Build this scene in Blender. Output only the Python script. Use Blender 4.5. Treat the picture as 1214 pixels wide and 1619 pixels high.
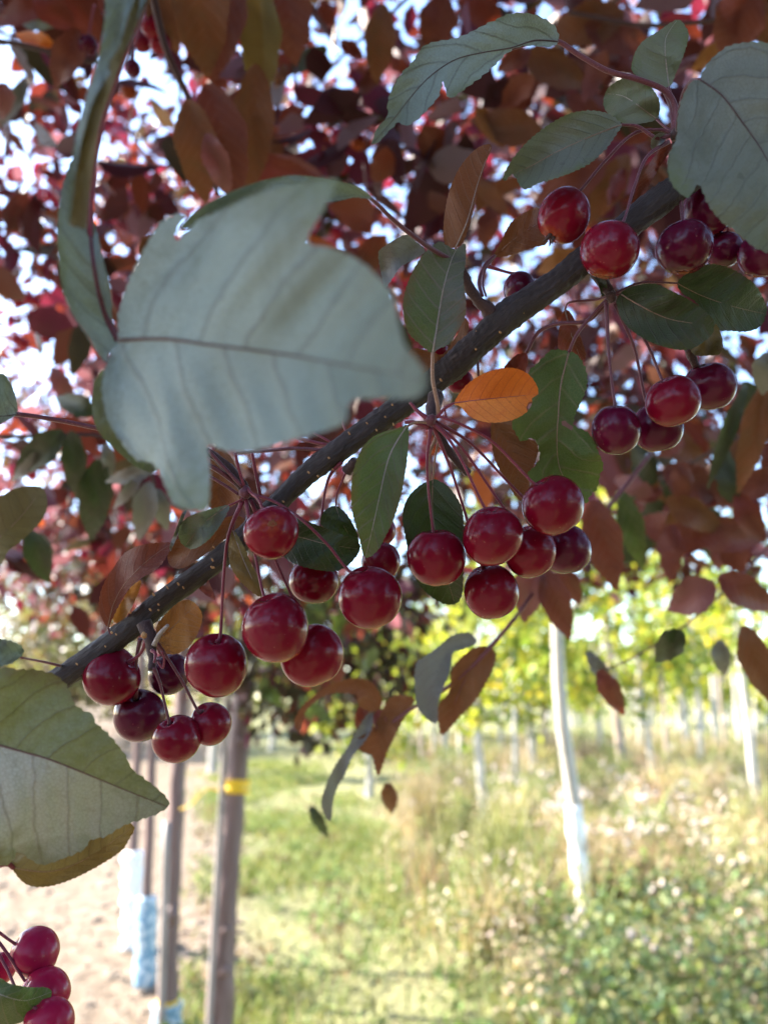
import bpy, bmesh, math, random
import numpy as np
from mathutils import Vector, Matrix
from mathutils.geometry import delaunay_2d_cdt

for o in list(bpy.data.objects): bpy.data.objects.remove(o)
SC = bpy.context.scene
COL = SC.collection
rnd = random.Random(11)
nrg = np.random.default_rng(11)

# ------------------------------------------------------------------ camera
F = 1191.0                       # focal length in pixels of a 1214 x 1619 picture
PITCH = math.radians(13.7)
CAM = Vector((0, 0, 1.5))
cam_d = bpy.data.cameras.new('camera')
cam = bpy.data.objects.new('camera', cam_d); COL.objects.link(cam)
cam.location = CAM
cam.rotation_euler = (math.pi / 2 + PITCH, 0, 0)
cam_d.sensor_fit = 'VERTICAL'; cam_d.sensor_height = 32.0; cam_d.sensor_width = 24.0
cam_d.lens = F / 1619 * 32.0
cam_d.clip_start = 0.01; cam_d.clip_end = 2000
cam_d.dof.use_dof = True
cam_d.dof.focus_distance = 0.252
cam_d.dof.aperture_fstop = (cam_d.lens / 1000) / 0.0029     # a phone lens: 2.9 mm opening
SC.camera = cam

# ------------------------------------------------------------------ sky, sun, exposure
SUN_DIR = Vector((-0.78, 0.24, 0.58)).normalized()
world = bpy.data.worlds.new('World'); SC.world = world; world.use_nodes = True
wn = world.node_tree; wn.nodes.clear()
sky = wn.nodes.new('ShaderNodeTexSky'); sky.sky_type = 'NISHITA'; sky.sun_disc = False
sky.sun_elevation = math.asin(SUN_DIR.z)
sky.sun_rotation = math.atan2(SUN_DIR.x, SUN_DIR.y)
sky.dust_density = 0.6; sky.ozone_density = 2.0
bg = wn.nodes.new('ShaderNodeBackground'); bg.inputs['Strength'].default_value = 0.13
wo = wn.nodes.new('ShaderNodeOutputWorld')
wn.links.new(sky.outputs[0], bg.inputs['Color']); wn.links.new(bg.outputs[0], wo.inputs['Surface'])
sun_l = bpy.data.lights.new('sun', 'SUN'); sun_l.energy = 5.0; sun_l.angle = math.radians(0.53)
sun_l.color = (1.0, 0.93, 0.82)
sun = bpy.data.objects.new('sun', sun_l); COL.objects.link(sun)
sun.rotation_euler = SUN_DIR.to_track_quat('Z', 'Y').to_euler()
sun.location = (-6, 1, 8)
SC.view_settings.view_transform = 'Standard'; SC.view_settings.look = 'None'
SC.view_settings.gamma = 1.0; SC.view_settings.use_curve_mapping = False
SC.view_settings.exposure = 2.88

SC.render.engine = 'CYCLES'
cy = SC.cycles
cy.use_denoising = True
cy.max_bounces = 7; cy.diffuse_bounces = 4; cy.glossy_bounces = 3; cy.transmission_bounces = 4
cy.caustics_reflective = False; cy.caustics_refractive = False
cy.sample_clamp_indirect = 6.0

# ------------------------------------------------------------------ placing helpers
RC = Matrix.Rotation(math.pi / 2 + PITCH, 3, 'X')
RCI = RC.inverted()
def P(px, py, d):
    """world point that lies d metres in front of the lens at a spot of the photograph"""
    return CAM + RC @ Vector(((px - 607) / F * d, -(py - 809.5) / F * d, -d))
def G(px, py):
    r = RC @ Vector(((px - 607) / F, -(py - 809.5) / F, -1))
    return CAM + r * (-CAM.z / r.z)
def proj(p):
    q = RCI @ (Vector(p) - CAM)
    d = -q.z
    return (607 + q.x / d * F, 809.5 - q.y / d * F, d) if d > 0.02 else None
def proj_np(p):
    q = (np.asarray(p) - np.array(CAM)) @ np.array(RCI).T
    d = -q[:, 2]; s = np.where(d > 0.02, d, np.nan)
    return 607 + q[:, 0] / s * F, 809.5 - q[:, 1] / s * F, d

def tag(o, label=None, cat=None, group=None, kind=None):
    if label: o['label'] = label
    if cat: o['category'] = cat
    if group: o['group'] = group
    if kind: o['kind'] = kind
    return o
def empty(name, loc, **k):
    o = bpy.data.objects.new(name, None); COL.objects.link(o); o.location = loc
    o.empty_display_size = 0.02
    return tag(o, **k)
def origin_of(o):
    v = Vector((0, 0, 0))
    while o is not None:
        v += o.location; o = o.parent
    return v
def link(name, me, parent, at):
    o = bpy.data.objects.new(name, me); COL.objects.link(o)
    if parent is not None:
        o.parent = parent; o.location = Vector(at) - origin_of(parent)
    else:
        o.location = at
    return o
def mesh_obj(name, verts, faces, mat, parent=None, at=None, smooth=True, uv=None):
    at = Vector(at) if at is not None else Vector(verts[0])
    me = bpy.data.meshes.new(name)
    me.from_pydata([tuple(Vector(v) - at) for v in verts], [], faces)
    if smooth: me.polygons.foreach_set('use_smooth', [True] * len(me.polygons))
    if uv is not None:
        lay = me.uv_layers.new(name='UVMap')
        li = np.empty(len(me.loops), dtype=np.int32); me.loops.foreach_get('vertex_index', li)
        lay.data.foreach_set('uv', np.asarray(uv, dtype=np.float32)[li].ravel())
    me.materials.append(mat); me.update()
    return link(name, me, parent, at)

def cr(pts, n=6, closed=False):
    """Catmull-Rom through points of any dimension"""
    P_ = [np.asarray(p, dtype=float) for p in pts]; m = len(P_); out = []
    rng = range(m if closed else m - 1)
    for i in rng:
        if closed: a, b, c, d = P_[i - 1], P_[i], P_[(i + 1) % m], P_[(i + 2) % m]
        else:
            b, c = P_[i], P_[i + 1]
            a = P_[i - 1] if i else 2 * b - c
            d = P_[i + 2] if i + 2 < m else 2 * c - b
        for k in range(n):
            t = k / n
            out.append(0.5 * (2 * b + (c - a) * t + (2 * a - 5 * b + 4 * c - d) * t * t + (3 * b - a - 3 * c + d) * t ** 3))
    if not closed: out.append(P_[-1])
    return out

def tube_geo(pts, radii, seg=8, rough=None, cap=True):
    pts = [Vector(p) for p in pts]; n = len(pts); V = []; Fc = []
    up = Vector((0.31, 0.2, 0.93)); prev = None
    for i, p in enumerate(pts):
        t = (pts[min(i + 1, n - 1)] - pts[max(i - 1, 0)])
        if t.length < 1e-9: t = Vector((0, 0, 1))
        t.normalize()
        if prev is None:
            x = t.cross(up)
            if x.length < 0.1: x = t.cross(Vector((1, 0, 0)))
        else: x = prev - t * prev.dot(t)
        x.normalize(); prev = x; y = t.cross(x)
        for k in range(seg):
            a = 2 * math.pi * k / seg
            r = radii[i] * (1 + (rough(i, k) if rough else 0))
            V.append(p + (x * math.cos(a) + y * math.sin(a)) * r)
    for i in range(n - 1):
        for k in range(seg):
            a = i * seg + k; b = i * seg + (k + 1) % seg
            Fc.append((a, b, b + seg, a + seg))
    if cap:
        Fc.append(tuple(reversed(range(seg)))); Fc.append(tuple(range((n - 1) * seg, n * seg)))
    return V, Fc
def tube(name, pts, radii, mat, parent=None, seg=8, sub=5, rough=None, at=None):
    if sub > 1:
        q = cr([tuple(p) + (r,) for p, r in zip(pts, radii)], sub)
        pts = [Vector(a[:3]) for a in q]; radii = [a[3] for a in q]
    V, Fc = tube_geo(pts, radii, seg, rough)
    return mesh_obj(name, V, Fc, mat, parent, at if at is not None else pts[0])
def px_tube(name, pxs, d0, d1, r0, r1, mat, parent=None, seg=8, sub=6):
    """a stalk through spots of the photograph, from depth d0 to d1, radii in pixels"""
    n = len(pxs); pts = []; rad = []
    for i, q in enumerate(pxs):
        t = i / (n - 1); d = q[2] if len(q) > 2 else d0 + (d1 - d0) * t
        pts.append(P(q[0], q[1], d)); rad.append((r0 + (r1 - r0) * t) / F * d)
    return tube(name, pts, rad, mat, parent, seg, sub)

# ------------------------------------------------------------------ materials
class NT:
    def __init__(s, name):
        s.m = bpy.data.materials.new(name); s.m.use_nodes = True
        s.t = s.m.node_tree; s.t.nodes.clear()
        s.out = s.t.nodes.new('ShaderNodeOutputMaterial')
    def n(s, typ, **kw):
        nd = s.t.nodes.new(typ)
        for k, v in kw.items():
            if k.startswith('i_'):
                key = k[2:].replace('_', ' ')
                tgt = nd.inputs[int(key)] if key.isdigit() else nd.inputs[key]
                if isinstance(v, bpy.types.NodeSocket): s.t.links.new(v, tgt)
                else: tgt.default_value = v
            else: setattr(nd, k, v)
        return nd
    def l(s, a, b): s.t.links.new(a, b)
    def math(s, op, a, b=None, c=None):
        nd = s.t.nodes.new('ShaderNodeMath'); nd.operation = op
        for i, v in enumerate((a, b, c)):
            if v is None: continue
            if isinstance(v, bpy.types.NodeSocket): s.l(v, nd.inputs[i])
            else: nd.inputs[i].default_value = v
        return nd.outputs[0]
    def mix(s, f, a, b, typ='MIX'):
        nd = s.t.nodes.new('ShaderNodeMix'); nd.data_type = 'RGBA'; nd.blend_type = typ
        for idx, v in ((0, f), (6, a), (7, b)):
            if isinstance(v, bpy.types.NodeSocket): s.l(v, nd.inputs[idx])
            else: nd.inputs[idx].default_value = v if idx == 0 else (*v[:3], 1)
        return nd.outputs[2]
    def ramp(s, f, stops):
        nd = s.t.nodes.new('ShaderNodeValToRGB'); s.l(f, nd.inputs[0])
        e = nd.color_ramp.elements
        while len(e) < len(stops): e.new(0.5)
        for q, (p, c) in zip(e, stops): q.position = p; q.color = (*c, 1) if len(c) == 3 else c
        return nd.outputs[0]
    def noise(s, scale, detail=4, vec=None, rough=0.55, dist=0.0):
        nd = s.n('ShaderNodeTexNoise'); nd.inputs['Scale'].default_value = scale
        nd.inputs['Detail'].default_value = detail; nd.inputs['Roughness'].default_value = rough
        nd.inputs['Distortion'].default_value = dist
        if vec is not None: s.l(vec, nd.inputs['Vector'])
        return nd.outputs['Fac']
    def obj(s): return s.n('ShaderNodeTexCoord').outputs['Object']
    def gen(s): return s.n('ShaderNodeTexCoord').outputs['Generated']

def leaf_material(name, left, right, tipc, vein, transl, edge=None, rough=0.5, tr=0.28, nveins=8.0, vein_str=0.7, spec=0.3, back=None, spot=None, vw=15.0, blotch=None):
    """left/right: colours of the two halves of the blade; tipc: colour towards the tip"""
    m = NT(name)
    uv = m.n('ShaderNodeUVMap').outputs[0]
    sep = m.n('ShaderNodeSeparateXYZ'); m.l(uv, sep.inputs[0])
    t = sep.outputs[0]; v = m.math('MULTIPLY_ADD', sep.outputs[1], 2.0, -1.0)
    ob = m.obj()
    n1 = m.noise(60, 5, ob); n2 = m.noise(420, 4, ob); n3 = m.noise(1500, 2, ob)
    av = m.math('ABSOLUTE', v)
    # secondary veins that leave the midrib and curve towards the tip
    wob = m.math('MULTIPLY', m.math('SUBTRACT', n1, 0.5), 0.10)
    curve = m.math('MULTIPLY', m.math('POWER', av, 1.25), 0.30)
    s_ = m.math('ADD', m.math('SUBTRACT', t, curve), wob)
    s_ = m.math('ADD', m.math('MULTIPLY', s_, nveins), m.math('MULTIPLY', m.math('GREATER_THAN', v, 0.0), 0.43))
    fr = m.math('ABSOLUTE', m.math('SUBTRACT', m.math('FRACT', s_), 0.5))
    vein_w = m.math('SUBTRACT', 1.0, m.math('SMOOTH_MIN', m.math('MULTIPLY', fr, vw), 1.0, 0.3))
    vein_w = m.math('MAXIMUM', vein_w, 0.0)
    # net of fine veins
    vo = m.n('ShaderNodeTexVoronoi', feature='DISTANCE_TO_EDGE'); vo.inputs['Scale'].default_value = 900; m.l(ob, vo.inputs['Vector'])
    net = m.math('SUBTRACT', 1.0, m.math('MINIMUM', m.math('MULTIPLY', vo.outputs['Distance'], 9.0), 1.0))
    half = m.math('SMOOTHSTEP' if False else 'GREATER_THAN', v, 0.0)
    c = m.mix(half, right, left)
    c = m.mix(m.math('MULTIPLY', m.math('POWER', t, 2.5), 0.9), c, tipc)
    c = m.mix(m.math('MULTIPLY', m.math('SUBTRACT', n1, 0.35), 0.9), c, m.mix(0.5, c, (c_ := tuple(x * 0.45 for x in left))), 'MIX')
    c = m.mix(m.math('MULTIPLY', n2, 0.30), c, tuple(min(1, x * 1.5) for x in left))
    c = m.mix(m.math('MULTIPLY', net, 0.30), c, vein)
    c = m.mix(m.math('MULTIPLY', vein_w, vein_str), c, vein)
    if edge is not None:
        e = m.math('MAXIMUM', m.math('MULTIPLY_ADD', m.math('ADD', av, m.math('MULTIPLY', m.math('SUBTRACT', n2, 0.5), 0.5)), 3.0, -2.05), 0.0)
        c = m.mix(m.math('MINIMUM', m.math('MULTIPLY', e, 0.95), 1.0), c, edge)
    if spot is not None:
        dx = m.math('SUBTRACT', t, spot[0]); dy = m.math('MULTIPLY', m.math('SUBTRACT', v, spot[1]), 0.35)
        dd = m.math('SQRT', m.math('ADD', m.math('MULTIPLY', dx, dx), m.math('MULTIPLY', dy, dy)))
        dd = m.math('ADD', dd, m.math('MULTIPLY', m.math('SUBTRACT', n2, 0.5), 0.06))
        c = m.mix(m.math('LESS_THAN', dd, spot[2] * 1.35), c, (0.05, 0.02, 0.02))
        c = m.mix(m.math('LESS_THAN', dd, spot[2]), c, spot[3])
    if blotch is not None:
        bn = m.math('MULTIPLY', m.math('MAXIMUM', m.math('SUBTRACT', m.noise(38, 5, ob, 0.65, 0.8), 0.50), 0.0), 4.0)
        c = m.mix(m.math('MINIMUM', bn, 0.75), c, blotch)
    # flecks of dirt and small scars
    fl = m.math('GREATER_THAN', m.noise(240, 2, ob, 0.4), 0.74)
    c = m.mix(m.math('MULTIPLY', fl, 0.5), c, tuple(x * 0.4 for x in left))
    h = m.math('ADD', m.math('MULTIPLY', vein_w, 0.8), m.math('ADD', m.math('MULTIPLY', net, 0.30), m.math('MULTIPLY', n3, 0.5)))
    bp = m.n('ShaderNodeBump'); bp.inputs['Strength'].default_value = 0.6; bp.inputs['Distance'].default_value = 0.00035; m.l(h, bp.inputs['Height'])
    pr = m.n('ShaderNodeBsdfPrincipled'); m.l(c, pr.inputs['Base Color'])
    rr = m.math('MULTIPLY_ADD', n2, 0.25, rough - 0.12); m.l(rr, pr.inputs['Roughness'])
    pr.inputs['Specular IOR Level'].default_value = spec
    m.l(bp.outputs[0], pr.inputs['Normal'])
    tb = m.n('ShaderNodeBsdfTranslucent')
    tc = m.mix(m.math('MULTIPLY', vein_w, 0.6), transl, tuple(x * 0.35 for x in transl))
    m.l(tc, tb.inputs['Color']); m.l(bp.outputs[0], tb.inputs['Normal'])
    ms = m.n('ShaderNodeMixShader'); ms.inputs[0].default_value = tr
    m.l(pr.outputs[0], ms.inputs[1]); m.l(tb.outputs[0], ms.inputs[2]); m.l(ms.outputs[0], m.out.inputs[0])
    return m.m

LM = {
 'pale':   leaf_material('pale_leaf_underside', blotch=(0.14, 0.18, 0.16), left=(0.255, 0.335, 0.33), right=(0.26, 0.345, 0.335), tipc=(0.045, 0.05, 0.022), vein=(0.085, 0.08, 0.085), transl=(0.11, 0.13, 0.05), nveins=6, vein_str=0.42, edge=(0.13, 0.17, 0.10), vw=12.0),
 'paleg':  leaf_material('pale_green_leaf', blotch=(0.12, 0.09, 0.075), left=(0.145, 0.17, 0.125), right=(0.16, 0.178, 0.15), tipc=(0.08, 0.10, 0.045), vein=(0.20, 0.185, 0.17), transl=(0.13, 0.155, 0.05), edge=(0.10, 0.13, 0.05), vein_str=0.35),
 'greyg':  leaf_material('grey_green_leaf', blotch=(0.10, 0.115, 0.10), left=(0.165, 0.188, 0.172), right=(0.15, 0.168, 0.158), tipc=(0.10, 0.125, 0.06), vein=(0.075, 0.068, 0.062), transl=(0.11, 0.13, 0.05), edge=(0.12, 0.15, 0.07), vein_str=0.3),
 'green':  leaf_material('green_leaf', blotch=(0.085, 0.075, 0.04), left=(0.072, 0.115, 0.036), right=(0.086, 0.12, 0.056), tipc=(0.09, 0.12, 0.028), vein=(0.17, 0.165, 0.115), transl=(0.13, 0.19, 0.03), edge=(0.16, 0.10, 0.04), vein_str=0.8, vw=10.0, nveins=7),
 'greenm': leaf_material('green_mauve_leaf', (0.10, 0.105, 0.09), (0.055, 0.088, 0.030), (0.085, 0.075, 0.065), (0.19, 0.16, 0.15), (0.10, 0.14, 0.03), edge=(0.14, 0.06, 0.04), vein_str=0.8, vw=10.0, nveins=6),
 'dark':   leaf_material('dark_green_leaf', blotch=(0.03, 0.02, 0.012), left=(0.018, 0.028, 0.013), right=(0.021, 0.030, 0.015), tipc=(0.027, 0.042, 0.013), vein=(0.07, 0.07, 0.045), transl=(0.05, 0.085, 0.012), edge=(0.05, 0.03, 0.02), vein_str=0.8, vw=10.0, rough=0.42, spec=0.4),
 'darkg':  leaf_material('dark_grey_green_leaf', blotch=(0.045, 0.04, 0.03), left=(0.052, 0.062, 0.044), right=(0.022, 0.034, 0.013), tipc=(0.03, 0.046, 0.018), vein=(0.09, 0.075, 0.065), transl=(0.06, 0.09, 0.016), edge=(0.05, 0.06, 0.02), vein_str=0.8, vw=10.0, rough=0.45),
 'bitten': leaf_material('veined_green_leaf', blotch=(0.05, 0.045, 0.02), left=(0.036, 0.058, 0.021), right=(0.038, 0.060, 0.022), tipc=(0.10, 0.16, 0.022), vein=(0.18, 0.165, 0.09), transl=(0.11, 0.17, 0.022), edge=(0.10, 0.13, 0.03), vein_str=0.8, vw=10.0, nveins=6),
 'rust':   leaf_material('rust_leaf', blotch=(0.12, 0.07, 0.03), left=(0.15, 0.058, 0.022), right=(0.16, 0.065, 0.026), tipc=(0.17, 0.055, 0.022), vein=(0.25, 0.12, 0.07), transl=(0.18, 0.065, 0.022), vein_str=0.8, vw=10.0, tr=0.32),
 'rustp':  leaf_material('rust_purple_leaf', blotch=(0.09, 0.03, 0.035), left=(0.125, 0.038, 0.025), right=(0.15, 0.055, 0.04), tipc=(0.15, 0.042, 0.03), vein=(0.25, 0.11, 0.09), transl=(0.20, 0.045, 0.018), vein_str=0.8, vw=10.0, tr=0.35),
 'gold':   leaf_material('golden_brown_leaf', blotch=(0.17, 0.06, 0.03), left=(0.26, 0.12, 0.035), right=(0.26, 0.12, 0.045), tipc=(0.28, 0.12, 0.035), vein=(0.38, 0.22, 0.12), transl=(0.45, 0.18, 0.03), vein_str=0.8, vw=10.0, tr=0.35),
 'orange': leaf_material('orange_leaf', blotch=(0.42, 0.06, 0.012), left=(0.66, 0.24, 0.045), right=(0.50, 0.095, 0.008), tipc=(0.56, 0.13, 0.012), vein=(0.40, 0.06, 0.02), transl=(0.70, 0.17, 0.015), vein_str=0.45, tr=0.30, spot=(0.95, 0.50, 0.060, (0.22, 0.20, 0.25))),
 'olive':  leaf_material('olive_leaf', blotch=(0.10, 0.115, 0.05), left=(0.38, 0.42, 0.41), right=(0.13, 0.15, 0.010), tipc=(0.11, 0.105, 0.035), vein=(0.09, 0.06, 0.035), transl=(0.13, 0.14, 0.02), edge=(0.12, 0.08, 0.035), vein_str=0.35, nveins=6, tr=0.22),
 'brolive':leaf_material('brown_olive_leaf', (0.11, 0.075, 0.022), (0.15, 0.15, 0.07), (0.13, 0.08, 0.025), (0.20, 0.14, 0.06), (0.26, 0.16, 0.03), vein_str=0.35, nveins=9),
 'goldol': leaf_material('golden_olive_leaf', (0.13, 0.105, 0.03), (0.13, 0.10, 0.045), (0.12, 0.09, 0.03), (0.09, 0.055, 0.03), (0.12, 0.09, 0.025), vein_str=0.3),
 'grey':   leaf_material('grey_leaf_underside', (0.19, 0.198, 0.21), (0.17, 0.178, 0.186), (0.17, 0.17, 0.172), (0.13, 0.11, 0.11), (0.14, 0.14, 0.06), vein_str=0.3),
 'mauve':  leaf_material('mauve_leaf', (0.17, 0.075, 0.08), (0.20, 0.09, 0.09), (0.16, 0.06, 0.06), (0.25, 0.14, 0.14), (0.30, 0.07, 0.05), vein_str=0.4),
 'dkred':  leaf_material('dark_red_leaf', (0.10, 0.022, 0.018), (0.12, 0.03, 0.025), (0.10, 0.025, 0.02), (0.18, 0.06, 0.05), (0.28, 0.05, 0.02), vein_str=0.4, tr=0.35),
}

def stalk_material(name, a, b, rough=0.45):
    m = NT(name); ob = m.obj()
    c = m.mix(m.noise(300, 4, ob), a, b)
    c = m.mix(m.math('MULTIPLY', m.math('GREATER_THAN', m.noise(2200, 2, ob), 0.62), 0.35), c, tuple(min(1, x * 2.6 + 0.03) for x in b))
    bp = m.n('ShaderNodeBump'); bp.inputs['Strength'].default_value = 0.5; bp.inputs['Distance'].default_value = 0.0003
    m.l(m.noise(900, 4, ob), bp.inputs['Height'])
    pr = m.n('ShaderNodeBsdfPrincipled'); m.l(c, pr.inputs['Base Color']); pr.inputs['Roughness'].default_value = rough
    pr.inputs['Specular IOR Level'].default_value = 0.35
    pr.inputs['Sheen Weight'].default_value = 0.25; pr.inputs['Sheen Roughness'].default_value = 0.4
    m.l(bp.outputs[0], pr.inputs['Normal']); m.l(pr.outputs[0], m.out.inputs[0])
    return m.m
ST_PURPLE = stalk_material('purple_stalk', (0.09, 0.022, 0.032), (0.13, 0.04, 0.055))
ST_RED = stalk_material('crimson_stalk', (0.13, 0.014, 0.028), (0.19, 0.03, 0.05))
ST_PALE = stalk_material('pale_midrib', (0.24, 0.20, 0.18), (0.28, 0.23, 0.20))
ST_TAN = stalk_material('tan_midrib', (0.20, 0.12, 0.09), (0.26, 0.15, 0.10))
ST_DARK = stalk_material('dark_spur_bark', (0.030, 0.018, 0.020), (0.07, 0.035, 0.03), 0.7)

def bark_material(name, a, b, c_, scale=1.0, crack=(0.012, 0.009, 0.010), bump=0.0006, stretch=(1, 1, 0.12), coord='Object', spec=0.3):
    m = NT(name); ob = m.obj()
    mp = m.n('ShaderNodeMapping'); mp.inputs['Scale'].default_value = stretch
    m.l(ob if coord == 'Object' else m.n('ShaderNodeAttribute', attribute_name='along').outputs['Vector'], mp.inputs[0])
    n1 = m.noise(260 * scale, 6, mp.outputs[0], 0.65, 0.6); n2 = m.noise(45 * scale, 4, ob); n3 = m.noise(900 * scale, 3, mp.outputs[0])
    c = m.ramp(n1, [(0.30, crack), (0.45, a), (0.62, b), (0.8, c_)])
    c = m.mix(m.math('MULTIPLY', n2, 0.45), c, a)
    c = m.mix(m.math('MULTIPLY', n3, 0.25), c, c_)
    bp = m.n('ShaderNodeBump'); bp.inputs['Strength'].default_value = 0.9; bp.inputs['Distance'].default_value = bump
    m.l(m.math('ADD', n1, m.math('MULTIPLY', n3, 0.35)), bp.inputs['Height'])
    pr = m.n('ShaderNodeBsdfPrincipled'); m.l(c, pr.inputs['Base Color'])
    m.l(m.math('MULTIPLY_ADD', n1, 0.5, 0.25), pr.inputs['Roughness']); pr.inputs['Specular IOR Level'].default_value = spec
    m.l(bp.outputs[0], pr.inputs['Normal']); m.l(pr.outputs[0], m.out.inputs[0])
    return m.m

def fruit_material(name, a, b, low):
    m = NT(name); tc = m.n('ShaderNodeTexCoord'); ob = tc.outputs['Object']
    rn = m.n('ShaderNodeObjectInfo').outputs['Random']
    ofs = m.n('ShaderNodeVectorMath', operation='ADD'); m.l(ob, ofs.inputs[0])
    cb = m.n('ShaderNodeCombineXYZ'); m.l(m.math('MULTIPLY', rn, 3.0), cb.inputs[0]); m.l(cb.outputs[0], ofs.inputs[1])
    v = ofs.outputs[0]
    n1 = m.noise(110, 4, v); n2 = m.noise(500, 4, v); n3 = m.noise(1700, 2, v)
    c = m.mix(n1, a, b)
    c = m.mix(m.math('MULTIPLY', rn, 0.45), c, m.mix(0.5, a, (a[0] * .5, a[1], a[2] * 1.3)))
    sep = m.n('ShaderNodeSeparateXYZ'); m.l(ob, sep.inputs[0])
    # object axis: +Z towards the stalk; the flower end is paler and more orange
    zz = m.math('ADD', m.math('MULTIPLY', sep.outputs[2], -110.0), m.math('MULTIPLY', m.math('SUBTRACT', n2, 0.5), 0.25))
    c = m.mix(m.math('MINIMUM', m.math('MAXIMUM', m.math('MULTIPLY_ADD', zz, 4.0, -3.35), 0.0), 0.8), c, low)
    sp = m.n('ShaderNodeTexVoronoi'); sp.inputs['Scale'].default_value = 330; m.l(v, sp.inputs['Vector'])
    dot = m.math('LESS_THAN', sp.outputs['Distance'], 0.085)
    c = m.mix(m.math('MULTIPLY', dot, 0.2), c, (0.42, 0.16, 0.13))
    rus = m.math('MULTIPLY', m.math('MAXIMUM', m.math('SUBTRACT', m.noise(150, 6, v, 0.7, 1.0), 0.66), 0.0), 6.0)
    c = m.mix(m.math('MINIMUM', rus, 0.6), c, (0.20, 0.07, 0.035))
    bloom = m.math('MULTIPLY', m.math('MAXIMUM', m.math('SUBTRACT', m.noise(70, 5, v), 0.45), 0.0), 0.22)
    c = m.mix(bloom, c, (0.22, 0.09, 0.15))
    bp = m.n('ShaderNodeBump'); bp.inputs['Strength'].default_value = 0.16; bp.inputs['Distance'].default_value = 0.0004
    m.l(m.math('ADD', m.noise(220, 2, v), m.math('MULTIPLY', n3, 0.12)), bp.inputs['Height'])
    pr = m.n('ShaderNodeBsdfPrincipled'); m.l(c, pr.inputs['Base Color'])
    m.l(m.math('MULTIPLY_ADD', n2, 0.20, 0.13), pr.inputs['Roughness']); pr.inputs['Specular IOR Level'].default_value = 0.12
    pr.inputs['Subsurface Weight'].default_value = 0.12; pr.inputs['Subsurface Radius'].default_value = (1.0, 0.2, 0.15); pr.inputs['Subsurface Scale'].default_value = 0.002
    pr.inputs['Coat Weight'].default_value = 0.22; pr.inputs['Coat Roughness'].default_value = 0.07; pr.inputs['Coat IOR'].default_value = 1.4
    m.l(bp.outputs[0], pr.inputs['Normal']); m.l(pr.outputs[0], m.out.inputs[0])
    return m.m
FR = fruit_material('crimson_fruit_skin', (0.13, 0.002, 0.011), (0.205, 0.0035, 0.018), (0.34, 0.08, 0.02))
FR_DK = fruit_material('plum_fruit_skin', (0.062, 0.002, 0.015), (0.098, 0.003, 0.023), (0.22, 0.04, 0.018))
FR_SUN = fruit_material('sun_painted_fruit_skin', (0.30, 0.006, 0.035), (0.42, 0.014, 0.055), (0.36, 0.03, 0.05))  # brighter copy of the skin, sunlight put into the colour

def flat(name, col, rough=0.7, var=0.3, scale=40, spec=0.2, bump=0.0):
    m = NT(name); ob = m.obj()
    n1 = m.noise(scale, 5, ob)
    c = m.mix(n1, tuple(x * (1 - var) for x in col), tuple(min(1, x * (1 + var)) for x in col))
    pr = m.n('ShaderNodeBsdfPrincipled'); m.l(c, pr.inputs['Base Color']); pr.inputs['Roughness'].default_value = rough
    pr.inputs['Specular IOR Level'].default_value = spec
    if bump:
        bp = m.n('ShaderNodeBump'); bp.inputs['Strength'].default_value = 0.8; bp.inputs['Distance'].default_value = bump
        m.l(n1, bp.inputs['Height']); m.l(bp.outputs[0], pr.inputs['Normal'])
    m.l(pr.outputs[0], m.out.inputs[0])
    return m.m

def attr_leaf_material(name, tr=0.35, rough=0.5, tgain=1.5, spec=0.3, gg=0.58):
    """leaves of the far crowns; each carries its own leaf colour"""
    m = NT(name)
    at = m.n('ShaderNodeAttribute', attribute_name='leaf_colour')
    pr = m.n('ShaderNodeBsdfPrincipled'); m.l(at.outputs['Color'], pr.inputs['Base Color']); pr.inputs['Roughness'].default_value = rough
    pr.inputs['Specular IOR Level'].default_value = spec
    tb = m.n('ShaderNodeBsdfTranslucent')
    m.l(m.mix(1.0, at.outputs['Color'], (tgain, tgain * gg, tgain * 0.55), 'MULTIPLY'), tb.inputs['Color'])
    ms = m.n('ShaderNodeMixShader'); ms.inputs[0].default_value = tr
    m.l(pr.outputs[0], ms.inputs[1]); m.l(tb.outputs[0], ms.inputs[2]); m.l(ms.outputs[0], m.out.inputs[0])
    return m.m
CROWN_MAT = attr_leaf_material('crown_leaves', 0.30, tgain=2.1, gg=.48)
GREEN_MAT = attr_leaf_material('green_crown_leaves', 0.4, 0.55, 1.5, gg=.95)
WEED_MAT = attr_leaf_material('weed_blades', 0.25, 0.7, 1.2, 0.1, gg=.95)

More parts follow.
